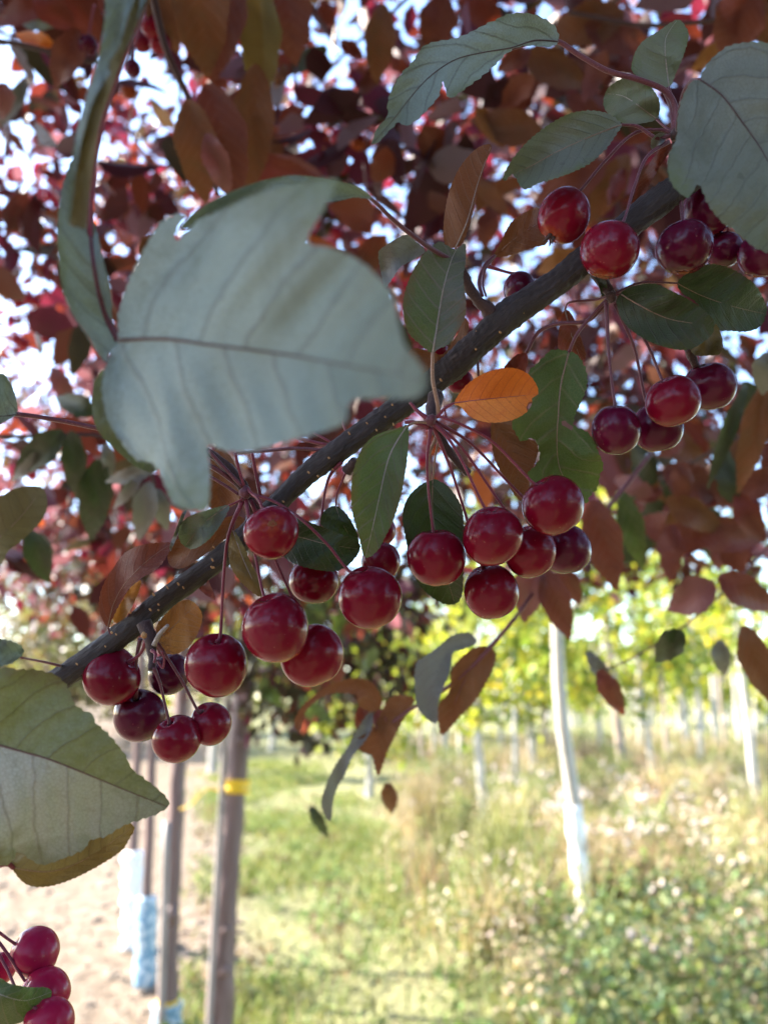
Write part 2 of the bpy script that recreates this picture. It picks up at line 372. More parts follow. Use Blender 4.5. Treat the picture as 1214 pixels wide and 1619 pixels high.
# ------------------------------------------------------------------ ground
def ground_material():
    m = NT('ground'); ob = m.obj()
    sep = m.n('ShaderNodeSeparateXYZ'); m.l(ob, sep.inputs[0])
    x, y = sep.outputs[0], sep.outputs[1]
    n1 = m.noise(0.9, 6, ob); n2 = m.noise(9, 5, ob); n3 = m.noise(55, 4, ob)
    soil = m.ramp(n2, [(0.3, (0.085, 0.060, 0.042)), (0.5, (0.165, 0.125, 0.09)), (0.7, (0.235, 0.19, 0.145))])
    soil = m.mix(m.math('MULTIPLY', n3, 0.4), soil, (0.14, 0.108, 0.078))
    grass = m.ramp(n3, [(0.3, (0.08, 0.085, 0.032)), (0.5, (0.16, 0.17, 0.07)), (0.68, (0.27, 0.235, 0.13))])
    # the tree row and its bare strip run away to the left
    s = m.math('ADD', x, m.math('MULTIPLY', y, 0.21))
    e = m.math('ADD', m.math('MULTIPLY_ADD', s, 3.0, -0.15), m.math('MULTIPLY', m.math('SUBTRACT', n1, 0.5), 2.4))
    f = m.math('MINIMUM', m.math('MAXIMUM', e, 0.0), 1.0)
    c = m.mix(m.math('MULTIPLY', f, 0.85), soil, grass)
    bp = m.n('ShaderNodeBump'); bp.inputs['Distance'].default_value = 0.06; m.l(m.math('ADD', n2, m.math('MULTIPLY', n3, 0.3)), bp.inputs['Height'])
    pr = m.n('ShaderNodeBsdfPrincipled'); m.l(c, pr.inputs['Base Color']); pr.inputs['Roughness'].default_value = 0.95
    pr.inputs['Specular IOR Level'].default_value = 0.1
    m.l(bp.outputs[0], pr.inputs['Normal']); m.l(pr.outputs[0], m.out.inputs[0])
    return m.m
def hgt(x, y):
    return 0.03 * math.sin(1.7 * x + 0.6 * y) * math.sin(1.1 * y - 0.4 * x) + 0.012 * math.sin(7 * x + 2 * y) * math.cos(6 * y)
gx = sorted(set([-400, -150, -60, -25] + [i * 0.25 for i in range(-48, 81)] + [35, 60, 150, 400]))
gy = sorted(set([-400, -100, -30, -10] + [i * 0.25 for i in range(-16, 81)] + [30, 45, 80, 150, 400]))
gv = [(x, y, hgt(x, y) if -12 <= x <= 20 and -4 <= y <= 20 else 0) for y in gy for x in gx]
nx = len(gx)
gf = [(j * nx + i, j * nx + i + 1, (j + 1) * nx + i + 1, (j + 1) * nx + i) for j in range(len(gy) - 1) for i in range(nx - 1)]
ground = mesh_obj('ground', gv, gf, ground_material(), None, (0, 0, 0))
tag(ground, 'pale sandy soil with a green strip between the tree rows', kind='structure')

# ------------------------------------------------------------------ scattered blades and leaves (numpy)
def mesh_np(name, V, T, mat, colour=None, parent=None, at=(0, 0, 0)):
    me = bpy.data.meshes.new(name)
    V = np.asarray(V, dtype=np.float32) - np.array(at, dtype=np.float32); T = np.asarray(T, dtype=np.int32)
    me.vertices.add(len(V)); me.vertices.foreach_set('co', V.ravel())
    me.loops.add(T.size); me.loops.foreach_set('vertex_index', T.ravel())
    me.polygons.add(len(T)); me.polygons.foreach_set('loop_start', np.arange(len(T), dtype=np.int32) * T.shape[1])
    me.update(calc_edges=True); me.validate()
    if colour is not None:
        a = me.attributes.new('leaf_colour', 'FLOAT_COLOR', 'POINT')
        a.data.foreach_set('color', np.concatenate([colour, np.ones((len(V), 1))], 1).astype(np.float32).ravel())
    me.materials.append(mat)
    return link(name, me, parent, at)

TPL_V = np.array([(0, 0, 0), (.35, 0, 0), (.72, 0, 0), (1, 0, 0), (.35, .5, 0), (.72, .36, 0), (.35, -.5, 0), (.72, -.36, 0)])
TPL_T = np.array([(0, 1, 4), (0, 6, 1), (1, 2, 5), (1, 5, 4), (1, 6, 7), (1, 7, 2), (2, 3, 5), (2, 7, 3)])
def leaf_frames(n, droop=0.5, spread=1.0):
    """random axes: X along the leaf (drooping), Z its normal"""
    az = nrg.uniform(0, 2 * np.pi, n); el = nrg.normal(-droop, 0.55 * spread, n)
    X = np.stack([np.cos(az) * np.cos(el), np.sin(az) * np.cos(el), np.sin(el)], 1)
    R = nrg.normal(size=(n, 3)) + np.array([0, 0, 1.0]); Z = R - (R * X).sum(1, keepdims=True) * X
    Z /= np.linalg.norm(Z, axis=1, keepdims=True)
    return X, np.cross(Z, X), Z
def leaves_np(pos, X, Y, Z, L, W, fold, curl):
    n = len(pos); u = TPL_V[:, 0]; v = TPL_V[:, 1]
    w = (np.abs(v)[None] * fold[:, None] * W[:, None] - (u ** 2)[None] * curl[:, None] * L[:, None])
    V = pos[:, None] + X[:, None] * (u[None, :, None] * L[:, None, None]) + Y[:, None] * (v[None, :, None] * W[:, None, None]) + Z[:, None] * w[:, :, None]
    T = TPL_T[None] + (np.arange(n) * 8)[:, None, None]
    return V.reshape(-1, 3), T.reshape(-1, 3)

def blades(name, xy, h, w, colours, mat, lean=0.35, label=None, z0=None):
    n = len(xy); a = nrg.uniform(0, 2 * np.pi, n); l = nrg.uniform(0.1, lean * 2, n) * h; la = nrg.uniform(0, 2 * np.pi, n)
    D = np.stack([np.cos(a), np.sin(a), np.zeros(n)], 1) * (w * 0.5)[:, None]
    Ld = np.stack([np.cos(la) * l, np.sin(la) * l, h], 1)
    B = np.concatenate([xy, (np.array([hgt(p[0], p[1]) for p in xy]) if z0 is None else z0)[:, None] - 0.01], 1)
    mid = B + Ld * np.array([0.35, 0.35, 0.6])
    V = np.stack([B - D, B + D, mid - D * 0.8, mid + D * 0.8, B + Ld], 1)
    T = np.array([(0, 1, 3), (0, 3, 2), (2, 3, 4)])[None] + (np.arange(n) * 5)[:, None, None]
    c = np.repeat(colours[:, None], 5, 1)
    o = mesh_np(name, V.reshape(-1, 3), T.reshape(-1, 3), mat, c.reshape(-1, 3))
    return tag(o, label, kind='stuff')
def pick(cols, n, wts=None, jit=0.25):
    c = np.array(cols)[nrg.choice(len(cols), n, p=wts)]
    return np.clip(c * nrg.uniform(1 - jit, 1 + jit, (n, 1)) * nrg.uniform(1 - jit * .3, 1 + jit * .3, (n, 3)), 0, 1)
def patch(xy, f, seed):
    """clumpy 0..1 value on the ground"""
    r = np.random.default_rng(seed); out = np.zeros(len(xy))
    for k in range(7):
        a = r.uniform(0, 2 * np.pi); q = r.uniform(0.6, 2.2) * f; p = r.uniform(0, 6.28)
        out += np.sin((xy[:, 0] * np.cos(a) + xy[:, 1] * np.sin(a)) * q + p)
    return 0.5 + 0.5 * np.tanh(out * 0.6)

# short green grass of the path between the rows
n = 60000
y = 2.6 + 16 * nrg.random(n) ** 1.7
x = -0.21 * y + nrg.uniform(-0.1, 2.0, n) + 0.05 * y * nrg.normal(size=n) * 0.3
xy = np.stack([x, y], 1); k = patch(xy, 2.6, 3) + nrg.normal(0, 0.2, n) > 0.52
xy = xy[k]
blades('grass', xy, nrg.uniform(0.03, 0.13, len(xy)), nrg.uniform(0.004, 0.010, len(xy)) * (1 + xy[:, 1] * 0.12),
       pick([(0.12, 0.17, 0.05), (0.17, 0.21, 0.07), (0.24, 0.25, 0.10), (0.33, 0.29, 0.15)], len(xy), [.3, .3, .25, .15]), WEED_MAT, 0.6, 'short green grass growing along the path between the rows')
# tall drying weeds to the right of the path
n = 90000
y = 3.0 + 26 * nrg.random(n) ** 1.9
x = 0.15 - 0.03 * y + nrg.random(n) ** 0.9 * (2.5 + 0.75 * y)
xy = np.stack([x, y], 1); k = patch(xy, 2.0, 5) + nrg.normal(0, 0.2, n) > 0.33
xy = xy[k]; tall = patch(xy, 1.3, 9)
edge = np.clip((xy[:, 0] - 0.15 + 0.03 * xy[:, 1]) / 0.8, 0.25, 1)
h = nrg.uniform(0.10, 0.62, len(xy)) * (0.35 + 0.65 * tall) * edge * np.clip((xy[:, 1] - 1.5) / 5, .35, 1)
def trodden(q, h):
    return np.where((np.abs(q[:, 0] - 0.27 * q[:, 1]) < .22 + 0 * h) & (q[:, 1] < 4.9), h * .30, h)
h = trodden(xy, h)
green = patch(xy, 1.6, 21)[:, None] + nrg.normal(0, 0.25, (len(xy), 1)) > 0.72
c = np.where(green, pick([(0.16, 0.19, 0.07), (0.21, 0.23, 0.09), (0.14, 0.19, 0.08)], len(xy)), pick([(0.36, 0.28, 0.19), (0.27, 0.20, 0.13), (0.44, 0.36, 0.27), (0.25, 0.22, 0.11)], len(xy)))
blades('weeds', xy, h, nrg.uniform(0.004, 0.012, len(xy)) * (1 + xy[:, 1] * 0.10), c, WEED_MAT, 0.45, 'tall drying weeds and stalks between the white trunks')
# coarse upright clumps of scrub
nc = 520; cy_ = 3.5 + 15 * nrg.random(nc) ** 1.5; cx_ = .35 + nrg.random(nc) ** .8 * (.5 + .62 * cy_)
chh = nrg.uniform(.25, .8, nc) * np.clip(cy_ / 6, .45, 1); ccol = pick([(0.36, 0.27, 0.18), (0.26, 0.19, 0.12), (0.20, 0.22, 0.08), (0.15, 0.17, 0.07), (0.30, 0.27, 0.13)], nc)
per = 90; ci = np.repeat(np.arange(nc), per)
okc = (cy_ > 4.7) | (cx_ > 2.2); ci = ci[okc[ci]]; nn = len(ci)
xy = np.stack([cx_[ci], cy_[ci]], 1) + nrg.normal(0, 1, (nn, 2)) * nrg.uniform(.05, .16, nc)[ci][:, None]
blades('scrub', xy, trodden(xy, chh[ci] * nrg.uniform(.4, 1.1, nn)), nrg.uniform(.006, .018, nn) * (1 + .06 * cy_[ci]), ccol[ci] * nrg.uniform(.7, 1.3, (nn, 1)), WEED_MAT, .3, 'coarse upright clumps of dry scrub among the white trunks')
# leafy heads of the scrub: small dry and green leaves in uneven clumps
nc = 900; cy_ = 3.6 + 15 * nrg.random(nc) ** 1.4; cx_ = .3 + nrg.random(nc) ** .8 * (.4 + .62 * cy_)
okc = np.abs(cx_ - .27 * cy_) + 0 * cy_ > np.where(cy_ < 4.9, .22, -1); cx_, cy_ = cx_[okc], cy_[okc]; nc = len(cx_)
cz_ = nrg.uniform(.08, .62, nc) * np.clip(cy_ / 5.5, .5, 1); ccol = pick([(0.40, 0.32, 0.23), (0.30, 0.24, 0.15), (0.17, 0.19, 0.07), (0.12, 0.16, 0.06), (0.50, 0.44, 0.36), (0.10, 0.08, 0.05)], nc, [.25, .2, .2, .15, .1, .1])
per = 55; ci = np.repeat(np.arange(nc), per); n = len(ci)
pp = np.stack([cx_[ci], cy_[ci], cz_[ci]], 1) + nrg.normal(0, 1, (n, 3)) * (nrg.uniform(.04, .13, nc)[ci][:, None]) * np.array([1, 1, .8]); pp[:, 2] = np.maximum(pp[:, 2], .02)
X, Y, Z = leaf_frames(n, 0.1, 1.3); Lw = nrg.uniform(.018, .05, n)
V, T = leaves_np(pp, X, Y, Z, Lw, Lw * .45, np.full(n, .2), np.full(n, .2))
tag(mesh_np('leafy_scrub', V, T, WEED_MAT, np.repeat(ccol[ci] * nrg.uniform(.65, 1.3, (n, 1)), 8, 0)), 'uneven clumps of dry and green leafy scrub between the pale trunks', kind='stuff')
# bushy broad-leaved weeds low on the right
n = 22000
cxy = np.stack([nrg.uniform(0.6, 3.4, 360), nrg.uniform(3.2, 5.6, 360)], 1)
cxy = cxy[(cxy[:, 0] > 0.75 + 0.25 * (cxy[:, 1] - 3.4))]
ci = nrg.integers(0, len(cxy), n)
pp = np.concatenate([cxy[ci] + nrg.normal(0, 0.12, (n, 2)), np.abs(nrg.normal(0.14, 0.16, n))[:, None] + 0.02], 1)
X, Y, Z = leaf_frames(n, 0.0, 1.2)
Lw = nrg.uniform(0.02, 0.06, n)
V, T = leaves_np(pp, X, Y, Z, Lw, Lw * 0.5, np.full(n, .2), np.full(n, .15))
c = np.repeat(pick([(0.12, 0.17, 0.06), (0.17, 0.21, 0.08), (0.24, 0.24, 0.11), (0.11, 0.17, 0.10)], n), 8, 0)
tag(mesh_np('undergrowth', V, T, GREEN_MAT, c), 'low bushy green weeds in the lower right of the field', kind='stuff')
nc = 150; cy_ = 3.0 + 9 * nrg.random(nc) ** 1.4; cx_ = -.21 * cy_ + nrg.uniform(-.1, 1.7, nc)
per = 32; ci = np.repeat(np.arange(nc), per); n = len(ci)
pp = np.concatenate([np.stack([cx_[ci], cy_[ci]], 1) + nrg.normal(0, .07, (n, 2)), nrg.uniform(.01, .12, (n, 1))], 1)
X, Y, Z = leaf_frames(n, -.2, 1.2); Lw = nrg.uniform(.02, .07, n); V, T = leaves_np(pp, X, Y, Z, Lw, Lw * .4, np.full(n, .2), np.full(n, .2))
ccol = pick([(0.08, 0.13, 0.04), (0.13, 0.18, 0.06), (0.20, 0.19, 0.09), (0.13, 0.085, 0.05)], nc)
tag(mesh_np('low_weeds', V, T, WEED_MAT, np.repeat(ccol[ci] * nrg.uniform(.7, 1.3, (n, 1)), 8, 0)), 'small patchy weeds and dead leaves on the grass path', kind='stuff')
# fluffy pale seed heads
def blob_geo(c, r, seed, nu=7, nv=5, sq=1.0):
    q = random.Random(seed); V = []; Fc = []
    for j in range(nv + 1):
        th = math.pi * j / nv
        for i in range(nu):
            ph = 2 * math.pi * i / nu; rr = r * (1 + q.uniform(-0.22, 0.22))
            V.append((c[0] + rr * math.sin(th) * math.cos(ph), c[1] + rr * math.sin(th) * math.sin(ph), c[2] + rr * math.cos(th) * sq))
    for j in range(nv):
        for i in range(nu):
            a = j * nu + i; b = j * nu + (i + 1) % nu
            Fc.append((a, b, b + nu, a + nu))
    return V, Fc
SEED_MAT = flat('pale_seed_fluff', (0.42, 0.35, 0.30), 0.9, 0.2, 60)
Vs, Fs = [], []
for k_ in range(900):
    a = rnd.random()
    yy = 3.6 + 14 * rnd.random() ** 1.4; xx = 0.3 + rnd.random() * (0.9 + 0.55 * yy)
    if k_ % 7: xx, yy, zz = sx + rnd.gauss(0, .05), sy + rnd.gauss(0, .05), sz + rnd.gauss(0, .03)
    else:
        if rnd.random() < 0.55: xx, yy = rnd.gauss(2.1, 0.6), rnd.gauss(7.2, 1.1)
        sx, sy, zz = xx, yy, rnd.uniform(.3, .75); sz = zz
    v_, f_ = blob_geo((xx, yy, zz), rnd.uniform(0.006, 0.022), k_, 6, 4, rnd.uniform(.5, 1.3))
    b_ = len(Vs); Vs += v_; Fs += [tuple(i + b_ for i in q) for q in f_]
sh = mesh_obj('seed_heads', Vs, Fs, SEED_MAT, None, (1, 5, 0)); tag(sh, 'pale fluffy seed heads scattered over the dry weeds', kind='stuff')
# clods on the bare soil
CLOD_MAT = flat('soil_clods', (0.20, 0.155, 0.115), 0.95, 0.35, 30)
Vs, Fs = [], []
for k_ in range(900):
    yy = 2.6 + 9 * rnd.random() ** 1.6; xx = -0.21 * yy - rnd.random() * (0.9 + 0.5 * yy) + 0.2
    v_, f_ = blob_geo((xx, yy, 0.0 + hgt(xx, yy)), rnd.uniform(0.012, 0.05), k_, 6, 4, 0.6)
    b_ = len(Vs); Vs += v_; Fs += [tuple(i + b_ for i in q) for q in f_]
tag(mesh_obj('soil_clods', Vs, Fs, CLOD_MAT, None, (-1, 4, 0), smooth=False), 'crumbly clods lying on the bare sandy soil', kind='stuff')

# ------------------------------------------------------------------ pale trunked trees with green crowns
WHITE_BARK = bark_material('white_painted_bark', (0.30, 0.27, 0.23), (0.50, 0.47, 0.42), (0.64, 0.62, 0.58), 0.16, crack=(0.10, 0.075, 0.055), bump=0.004)
BEIGE_BARK = bark_material('beige_bark', (0.26, 0.20, 0.16), (0.35, 0.28, 0.23), (0.44, 0.37, 0.31), 0.12, crack=(0.20, 0.15, 0.12), bump=0.004)
WRAP_WHITE = flat('white_trunk_wrap', (0.80, 0.79, 0.77), 0.75, 0.08, 30, bump=0.004)
def tree_crown(c, rad, n, cols, wts, Lr, mat, name, parent, shell=0.35):
    cl = max(6, n // 60)
    u = nrg.normal(size=(cl, 3)); u /= np.linalg.norm(u, axis=1, keepdims=True)
    cc = np.array(c) + u * (nrg.random((cl, 1)) ** shell) * np.array(rad)
    ci = nrg.integers(0, cl, n)
    pos = cc[ci] + nrg.normal(0, 0.16, (n, 3)) * np.array(rad) * 0.9
    X, Y, Z = leaf_frames(n, 0.4)
    L = nrg.uniform(*Lr, n); W = L * nrg.uniform(0.5, 0.75, n)
    V, T = leaves_np(pos, X, Y, Z, L, W, nrg.uniform(0, .35, n), nrg.uniform(0, .3, n))
    col = pick(cols, n, wts)
    o = mesh_np(name, V, T, mat, np.repeat(col, 8, 0), parent, c)
    return o
GCOLS = [(0.17, 0.21, 0.03), (0.24, 0.26, 0.03), (0.11, 0.16, 0.03), (0.36, 0.30, 0.04)]
def white_tree(bx, by, tx, ty, w, crown_h, crown_r, n, label, mat, wrap=False, kindw=None, top_h=None):
    b = G(bx, by); pb = proj(b); d = pb[2]
    # the trunk's top stands over its foot at the same distance
    r0 = w * .82 / 2 / F * d; n = int(n * .75)
    top = P(tx, ty, d); k = (b.y - top.y) * 0.6
    top = Vector((top.x, top.y + k, top.z))
    t = empty('nursery_tree', b, label=label, cat='tree', group='young trees with pale trunks')
    hgt_ = top.z - b.z
    fork = top + Vector((rnd.uniform(-.05, .05), rnd.uniform(-.05, .05), crown_h * 0.55))
    pts = [b + Vector((0, 0, -0.06)), b + Vector((0, 0, 0.05)), b.lerp(top, 0.35) + Vector((rnd.uniform(-.4, .4) * r0, 0, 0)), b.lerp(top, 0.7) + Vector((rnd.uniform(-.4, .4) * r0, 0, 0)), top, fork]
    tube('trunk', pts, [r0 * 1.5, r0 * 1.2, r0 * 1.02, r0 * 0.95, r0 * 0.85, r0 * 0.3], mat, t, 12, 5, at=b)
    for q in range(4):
        a = rnd.uniform(0, 6.28); s = top.lerp(fork, q / 5)
        e = s + Vector((math.cos(a) * crown_r * .7, math.sin(a) * crown_r * .7, crown_h * rnd.uniform(.15, .5)))
        tube('limb', [s, s.lerp(e, .5) + Vector((0, 0, -.03)), e], [r0 * .4, r0 * .28, r0 * .1], BEIGE_BARK, t, 6, 4, at=s)
    cc = top + Vector((0, 0, crown_h * 0.45))
    cr_ = tree_crown(tuple(cc), (crown_r, crown_r, crown_h * .6), n, GCOLS, [.36, .3, .2, .14], (0.045 + d * .004, 0.09 + d * .008), GREEN_MAT, 'crown', t)
    if wrap:
        wr = []; wd = []
        for q in range(9):
            f = q / 8; wr.append(b.lerp(top, 0.12 + 0.34 * f)); wd.append(r0 * (1.2 + 0.16 * math.sin(q * 2.3)))
        tube('trunk_wrap', wr, wd, WRAP_WHITE, t, 12, 3, at=wr[0])
    return t
white_tree(930, 1505, 896, 1010, 28, 1.5, 0.65, 1500, 'tall white trunked young tree with bulky white wrap low on its stem', WHITE_BARK, True)
white_tree(986, 1236, 968, 940, 17, 2.6, 1.1, 1600, 'beige trunked tree just right of the tall wrapped white trunk', BEIGE_BARK)
white_tree(1040, 1272, 1021, 1090, 11, 2.2, 0.9, 1300, 'thin white trunk between the beige trunk and the short white one', WHITE_BARK)
white_tree(1204, 1318, 1188, 1060, 17, 2.2, 0.9, 1300, 'white trunked tree at the right edge of the field', WHITE_BARK)
white_tree(1088, 1206, 1080, 1060, 13, 2.4, 1.0, 1200, 'short bright white trunk standing alone before the far row', WHITE_BARK)
white_tree(766, 1316, 757, 1150, 17, 2.0, 0.8, 1100, 'white trunk with orange brown stain, below the rust leaf', WHITE_BARK)
white_tree(846, 1238, 836, 1110, 13, 2.3, 1.1, 1500, 'white trunk under the brightest yellow green crown', WHITE_BARK)
white_tree(707, 1200, 702, 1110, 12, 2.3, 1.0, 1200, 'slim white trunk seen behind the hanging grey leaf', WHITE_BARK)
white_tree(584, 1262, 582, 1180, 15, 2.2, 1.1, 1500, 'white trunk beside the narrow blue grey hanging leaf', WHITE_BARK)
white_tree(336, 1222, 338, 1120, 16, 2.3, 1.2, 1500, 'white trunk just left of the trunk with the yellow tie', WHITE_BARK)
white_tree(950, 1196, 944, 1100, 11, 2.6, 1.1, 1100, 'slender white trunk close left of the beige trunk', WHITE_BARK)
white_tree(640, 1176, 640, 1100, 11, 2.8, 1.4, 1500, 'small white trunk behind the curled rust leaves', WHITE_BARK)
white_tree(430, 1186, 432, 1100, 12, 2.8, 1.6, 1600, 'small white trunk right of the trunk with the yellow tie', WHITE_BARK)
def far_tree(px, py, top, rpx, cols, wts, n, label, bark=BEIGE_BARK, name='bushy_tree'):
    b = G(px, py); d = proj(b)[2]; zt = P(px, top, d).z; r = rpx / F * d
    t = empty(name, b, label=label, cat='tree', group='leafy trees behind the row')
    tube('trunk', [b - Vector((0, 0, .05)), b + Vector((.02, 0, zt * .35)), b + Vector((0, 0, zt * .75))], [.07, .05, .02], bark, t, 10, 5, at=b)
    tree_crown((b.x, b.y, zt * .58), (r, r, zt * .42), n, cols, wts, (0.05 + d * .004, 0.09 + d * .007), GREEN_MAT, 'crown', t)
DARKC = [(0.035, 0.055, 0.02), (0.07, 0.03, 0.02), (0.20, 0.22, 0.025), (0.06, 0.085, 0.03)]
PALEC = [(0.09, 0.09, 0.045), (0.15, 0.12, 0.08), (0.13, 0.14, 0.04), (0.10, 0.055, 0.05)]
far_tree(505, 1195, 860, 125, DARKC, [.3, .12, .33, .25], 3600, 'dark leaved tree behind the trunk with the yellow tie')
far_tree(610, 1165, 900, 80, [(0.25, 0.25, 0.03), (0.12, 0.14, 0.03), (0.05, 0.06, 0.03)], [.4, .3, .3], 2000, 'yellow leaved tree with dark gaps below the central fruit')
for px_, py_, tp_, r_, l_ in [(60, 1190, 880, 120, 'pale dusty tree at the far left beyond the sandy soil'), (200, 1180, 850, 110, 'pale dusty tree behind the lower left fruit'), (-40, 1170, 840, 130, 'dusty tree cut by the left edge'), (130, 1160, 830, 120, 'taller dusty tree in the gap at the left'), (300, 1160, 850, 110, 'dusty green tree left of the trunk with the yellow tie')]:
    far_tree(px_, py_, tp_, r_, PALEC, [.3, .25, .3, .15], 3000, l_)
xs = [660, 725, 800, 868, 890, 905, 918, 1003, 1014, 1031, 1060, 1074, 1102, 1111, 1123, 1132, 1150, 1163, 1178, 1196, 1212]
for i, xx in enumerate(xs):
    white_tree(xx + rnd.uniform(-3, 3), rnd.uniform(1138, 1162), xx, 1098, rnd.uniform(7, 10), 2.8, 1.5, 520, 'distant whitewashed trunk in the far row of the field', WHITE_BARK)
mids = [(668, 1212), (688, 1188), (730, 1232), (745, 1180), (792, 1196), (815, 1262), (866, 1200), (893, 1182), (1012, 1190), (1058, 1226), (1112, 1240), (1132, 1188), (1150, 1216), (1170, 1182)]
for i, (xx, yy) in enumerate(mids):
    white_tree(xx, yy, xx - 6 + (i % 3) * 3, 1080 - (i % 4) * 12, 8 + (i * 5) % 4, 2.4, .9, 620, 'slim pale trunk among the others in the middle of the weedy field', WHITE_BARK if i % 3 else BEIGE_BARK)
# wood on the horizon: one far mass
def far_mass(name, xr, yr, hr, n, label):
    m_ = 260
    base = np.stack([nrg.uniform(*xr, m_), nrg.uniform(*yr, m_), np.zeros(m_)], 1)
    hh = nrg.uniform(*hr, m_); ci = nrg.integers(0, m_, n)
    pos = base[ci] + np.stack([nrg.normal(0, 1.5, n), nrg.normal(0, 1.5, n), np.sqrt(nrg.random(n)) * hh[ci]], 1)
    X, Y, Z = leaf_frames(n, 0.3); L = nrg.uniform(0.35, 0.8, n)
    V, T = leaves_np(pos, X, Y, Z, L, L * .7, np.full(n, .2), np.full(n, .2))
    c = np.repeat(pick([(0.15, 0.17, 0.04), (0.10, 0.13, 0.03), (0.24, 0.20, 0.05), (0.20, 0.13, 0.05)], n), 8, 0)
    tag(mesh_np(name, V, T, GREEN_MAT, c, None, (0, yr[0], 0)), label, kind='stuff')
far_mass('far_woods', (-75, 75), (62, 80), (3.0, 6.5), 16000, 'far yellow green wood along the horizon')

# ------------------------------------------------------------------ crabapple row: trunks at the left
PURPLE_BARK = bark_material('purple_brown_bark', (0.115, 0.070, 0.062), (0.165, 0.108, 0.095), (0.23, 0.165, 0.15), 0.13, crack=(0.05, 0.03, 0.03), bump=0.004)
YELLOW = flat('yellow_tie', (0.72, 0.46, 0.02), 0.5, 0.12, 60, 0.4)
def guard_material():
    m = NT('pale_blue_trunk_guard'); ob = m.obj()
    vo = m.n('ShaderNodeTexVoronoi'); vo.inputs['Scale'].default_value = 30; m.l(ob, vo.inputs['Vector'])
    c = m.ramp(vo.outputs['Distance'], [(0.18, (0.55, 0.58, 0.58)), (0.36, (0.40, 0.50, 0.55)), (0.52, (0.07, 0.20, 0.30))])
    c = m.mix(m.math('MULTIPLY', m.noise(9, 3, ob), 0.3), c, (0.55, 0.57, 0.56))
    pr = m.n('ShaderNodeBsdfPrincipled'); m.l(c, pr.inputs['Base Color']); pr.inputs['Roughness'].default_value = 0.55
    m.l(pr.outputs[0], m.out.inputs[0]); return m.m
GUARD = guard_material()
MARK = flat('dark_print', (0.05, 0.07, 0.09), 0.6, 0.1)
def PY(px, py, Y):
    r = RC @ Vector(((px - 607) / F, -(py - 809.5) / F, -1)); return CAM + r * ((Y - CAM.y) / r.y)
def row_trunk(pxs, w, d, label, name='crabapple_tree'):
    """trunk through picture spots at one distance; first spot is the lowest"""
    pts = [P(x_, y_, d) for x_, y_ in pxs]
    # carried down to the soil
    k = pts[0] - pts[1]; foot = pts[0] + k * ((pts[0].z + 0.02) / -k.z) if pts[0].z > 0 else pts[0]
    pts = [foot] + [q for q in pts if q.z > 0.1]
    y0 = foot.y
    pts = [foot] + [PY(x_, y_, y0 + 0.03 * i) for i, (x_, y_) in enumerate(pxs)]
    pts = [q for q in pts if q.z > .1 or q is foot]
    t = empty(name, foot, label=label, cat='tree', group='crabapple trees in the row')
    r0 = w / 2 / F * d
    nr = random.Random(3)
    ph = [nr.uniform(0, 6) for _ in range(8)]
    tube('trunk', pts, [r0 * (1.25 if i == 0 else 1.0 - 0.03 * i) for i in range(len(pts))], PURPLE_BARK, t, 16, 12,
         rough=lambda i, k_: 0.05 * math.sin(i * .7 + ph[k_ % 8]) + 0.04 * math.sin(k_ * 2.1 + i * .23), at=foot)
    return t, pts, r0
T1, p1, r1 = row_trunk([(347, 1619), (353, 1480), (361, 1360), (371, 1243), (382, 1120), (392, 1010), (402, 900), (412, 780)], 47, 2.55, 'purple brown crabapple trunk with the yellow tie round it')
T2, p2, r2 = row_trunk([(264, 1618), (268, 1500), (274, 1380), (280, 1250), (286, 1150), (293, 1000), (300, 860)], 30, 3.42, 'dark slim trunk with a pale blue collar at its foot')
T3, p3, r3 = row_trunk([(226, 1619), (231, 1450), (236, 1330), (240, 1210), (246, 1080), (252, 950)], 17, 3.95, 'thin trunk rising out of a tall pale blue patterned guard')
T4, p4, r4 = row_trunk([(203, 1619), (207, 1480), (212, 1330), (217, 1200), (224, 1060), (230, 940)], 16, 4.5, 'thin trunk in a shaggy white wrap at the left end of the row')
def along(pts, f):
    s = f * (len(pts) - 1); i = min(int(s), len(pts) - 2); return pts[i].lerp(pts[i + 1], s - i)
def band(name, t, c0, c1, r, mat, seg=14, wob=0.06, n=5):
    q = [c0.lerp(c1, i / (n - 1)) for i in range(n)]
    return tube(name, q, [r * (1 + wob * math.sin(i * 1.9)) for i in range(n)], mat, t, seg, 3, at=q[0])
def at_px(pts, y_):
    best = min((abs(proj(along(pts, f / 400))[1] - y_), f / 400) for f in range(401)); return along(pts, best[1])
# yellow tie on the thick trunk, with its loose string
c0 = at_px(p1, 1255); c1 = at_px(p1, 1232)
tie = band('yellow_tie', T1, c0, c1, r1 * 1.16, YELLOW)
st = c0 + Vector((-r1 * .9, -r1 * .4, .01))
tube('tie_string', [st, st + Vector((-.05, -.02, .012)), st + Vector((-.11, 0.0, -.045)), st + Vector((-.16, .03, -.07))], [.004, .003, .003, .002], YELLOW, tie, 6, 4, at=st)
kn = at_px(p1, 1247) + Vector((-r1 * .75, -r1 * .85, 0))
v_, f_ = blob_geo(kn, .014, 4, 8, 6); mesh_obj('knot', v_, f_, YELLOW, tie, kn)
for y_, s_ in ((1465, .9), (1528, 1.1), (1170, .8)):
    c = at_px(p1, y_) + Vector((r1 * .3, -r1 * .70, 0)); v_, f_ = blob_geo(c, .021 * s_, y_, 9, 6); mesh_obj('bark_knot', v_, f_, PURPLE_BARK, T1, c)
c0 = at_px(p2, 1619) ; c0 = Vector((c0.x, c0.y, 0.0)); c1 = at_px(p2, 1588)
col_ = band('trunk_guard', T2, c0, c1, r2 * 1.6, GUARD)
band('guard_rim', T2, c1 + Vector((0, 0, -.006)), c1 + Vector((0, 0, .018)), r2 * 1.22, YELLOW)
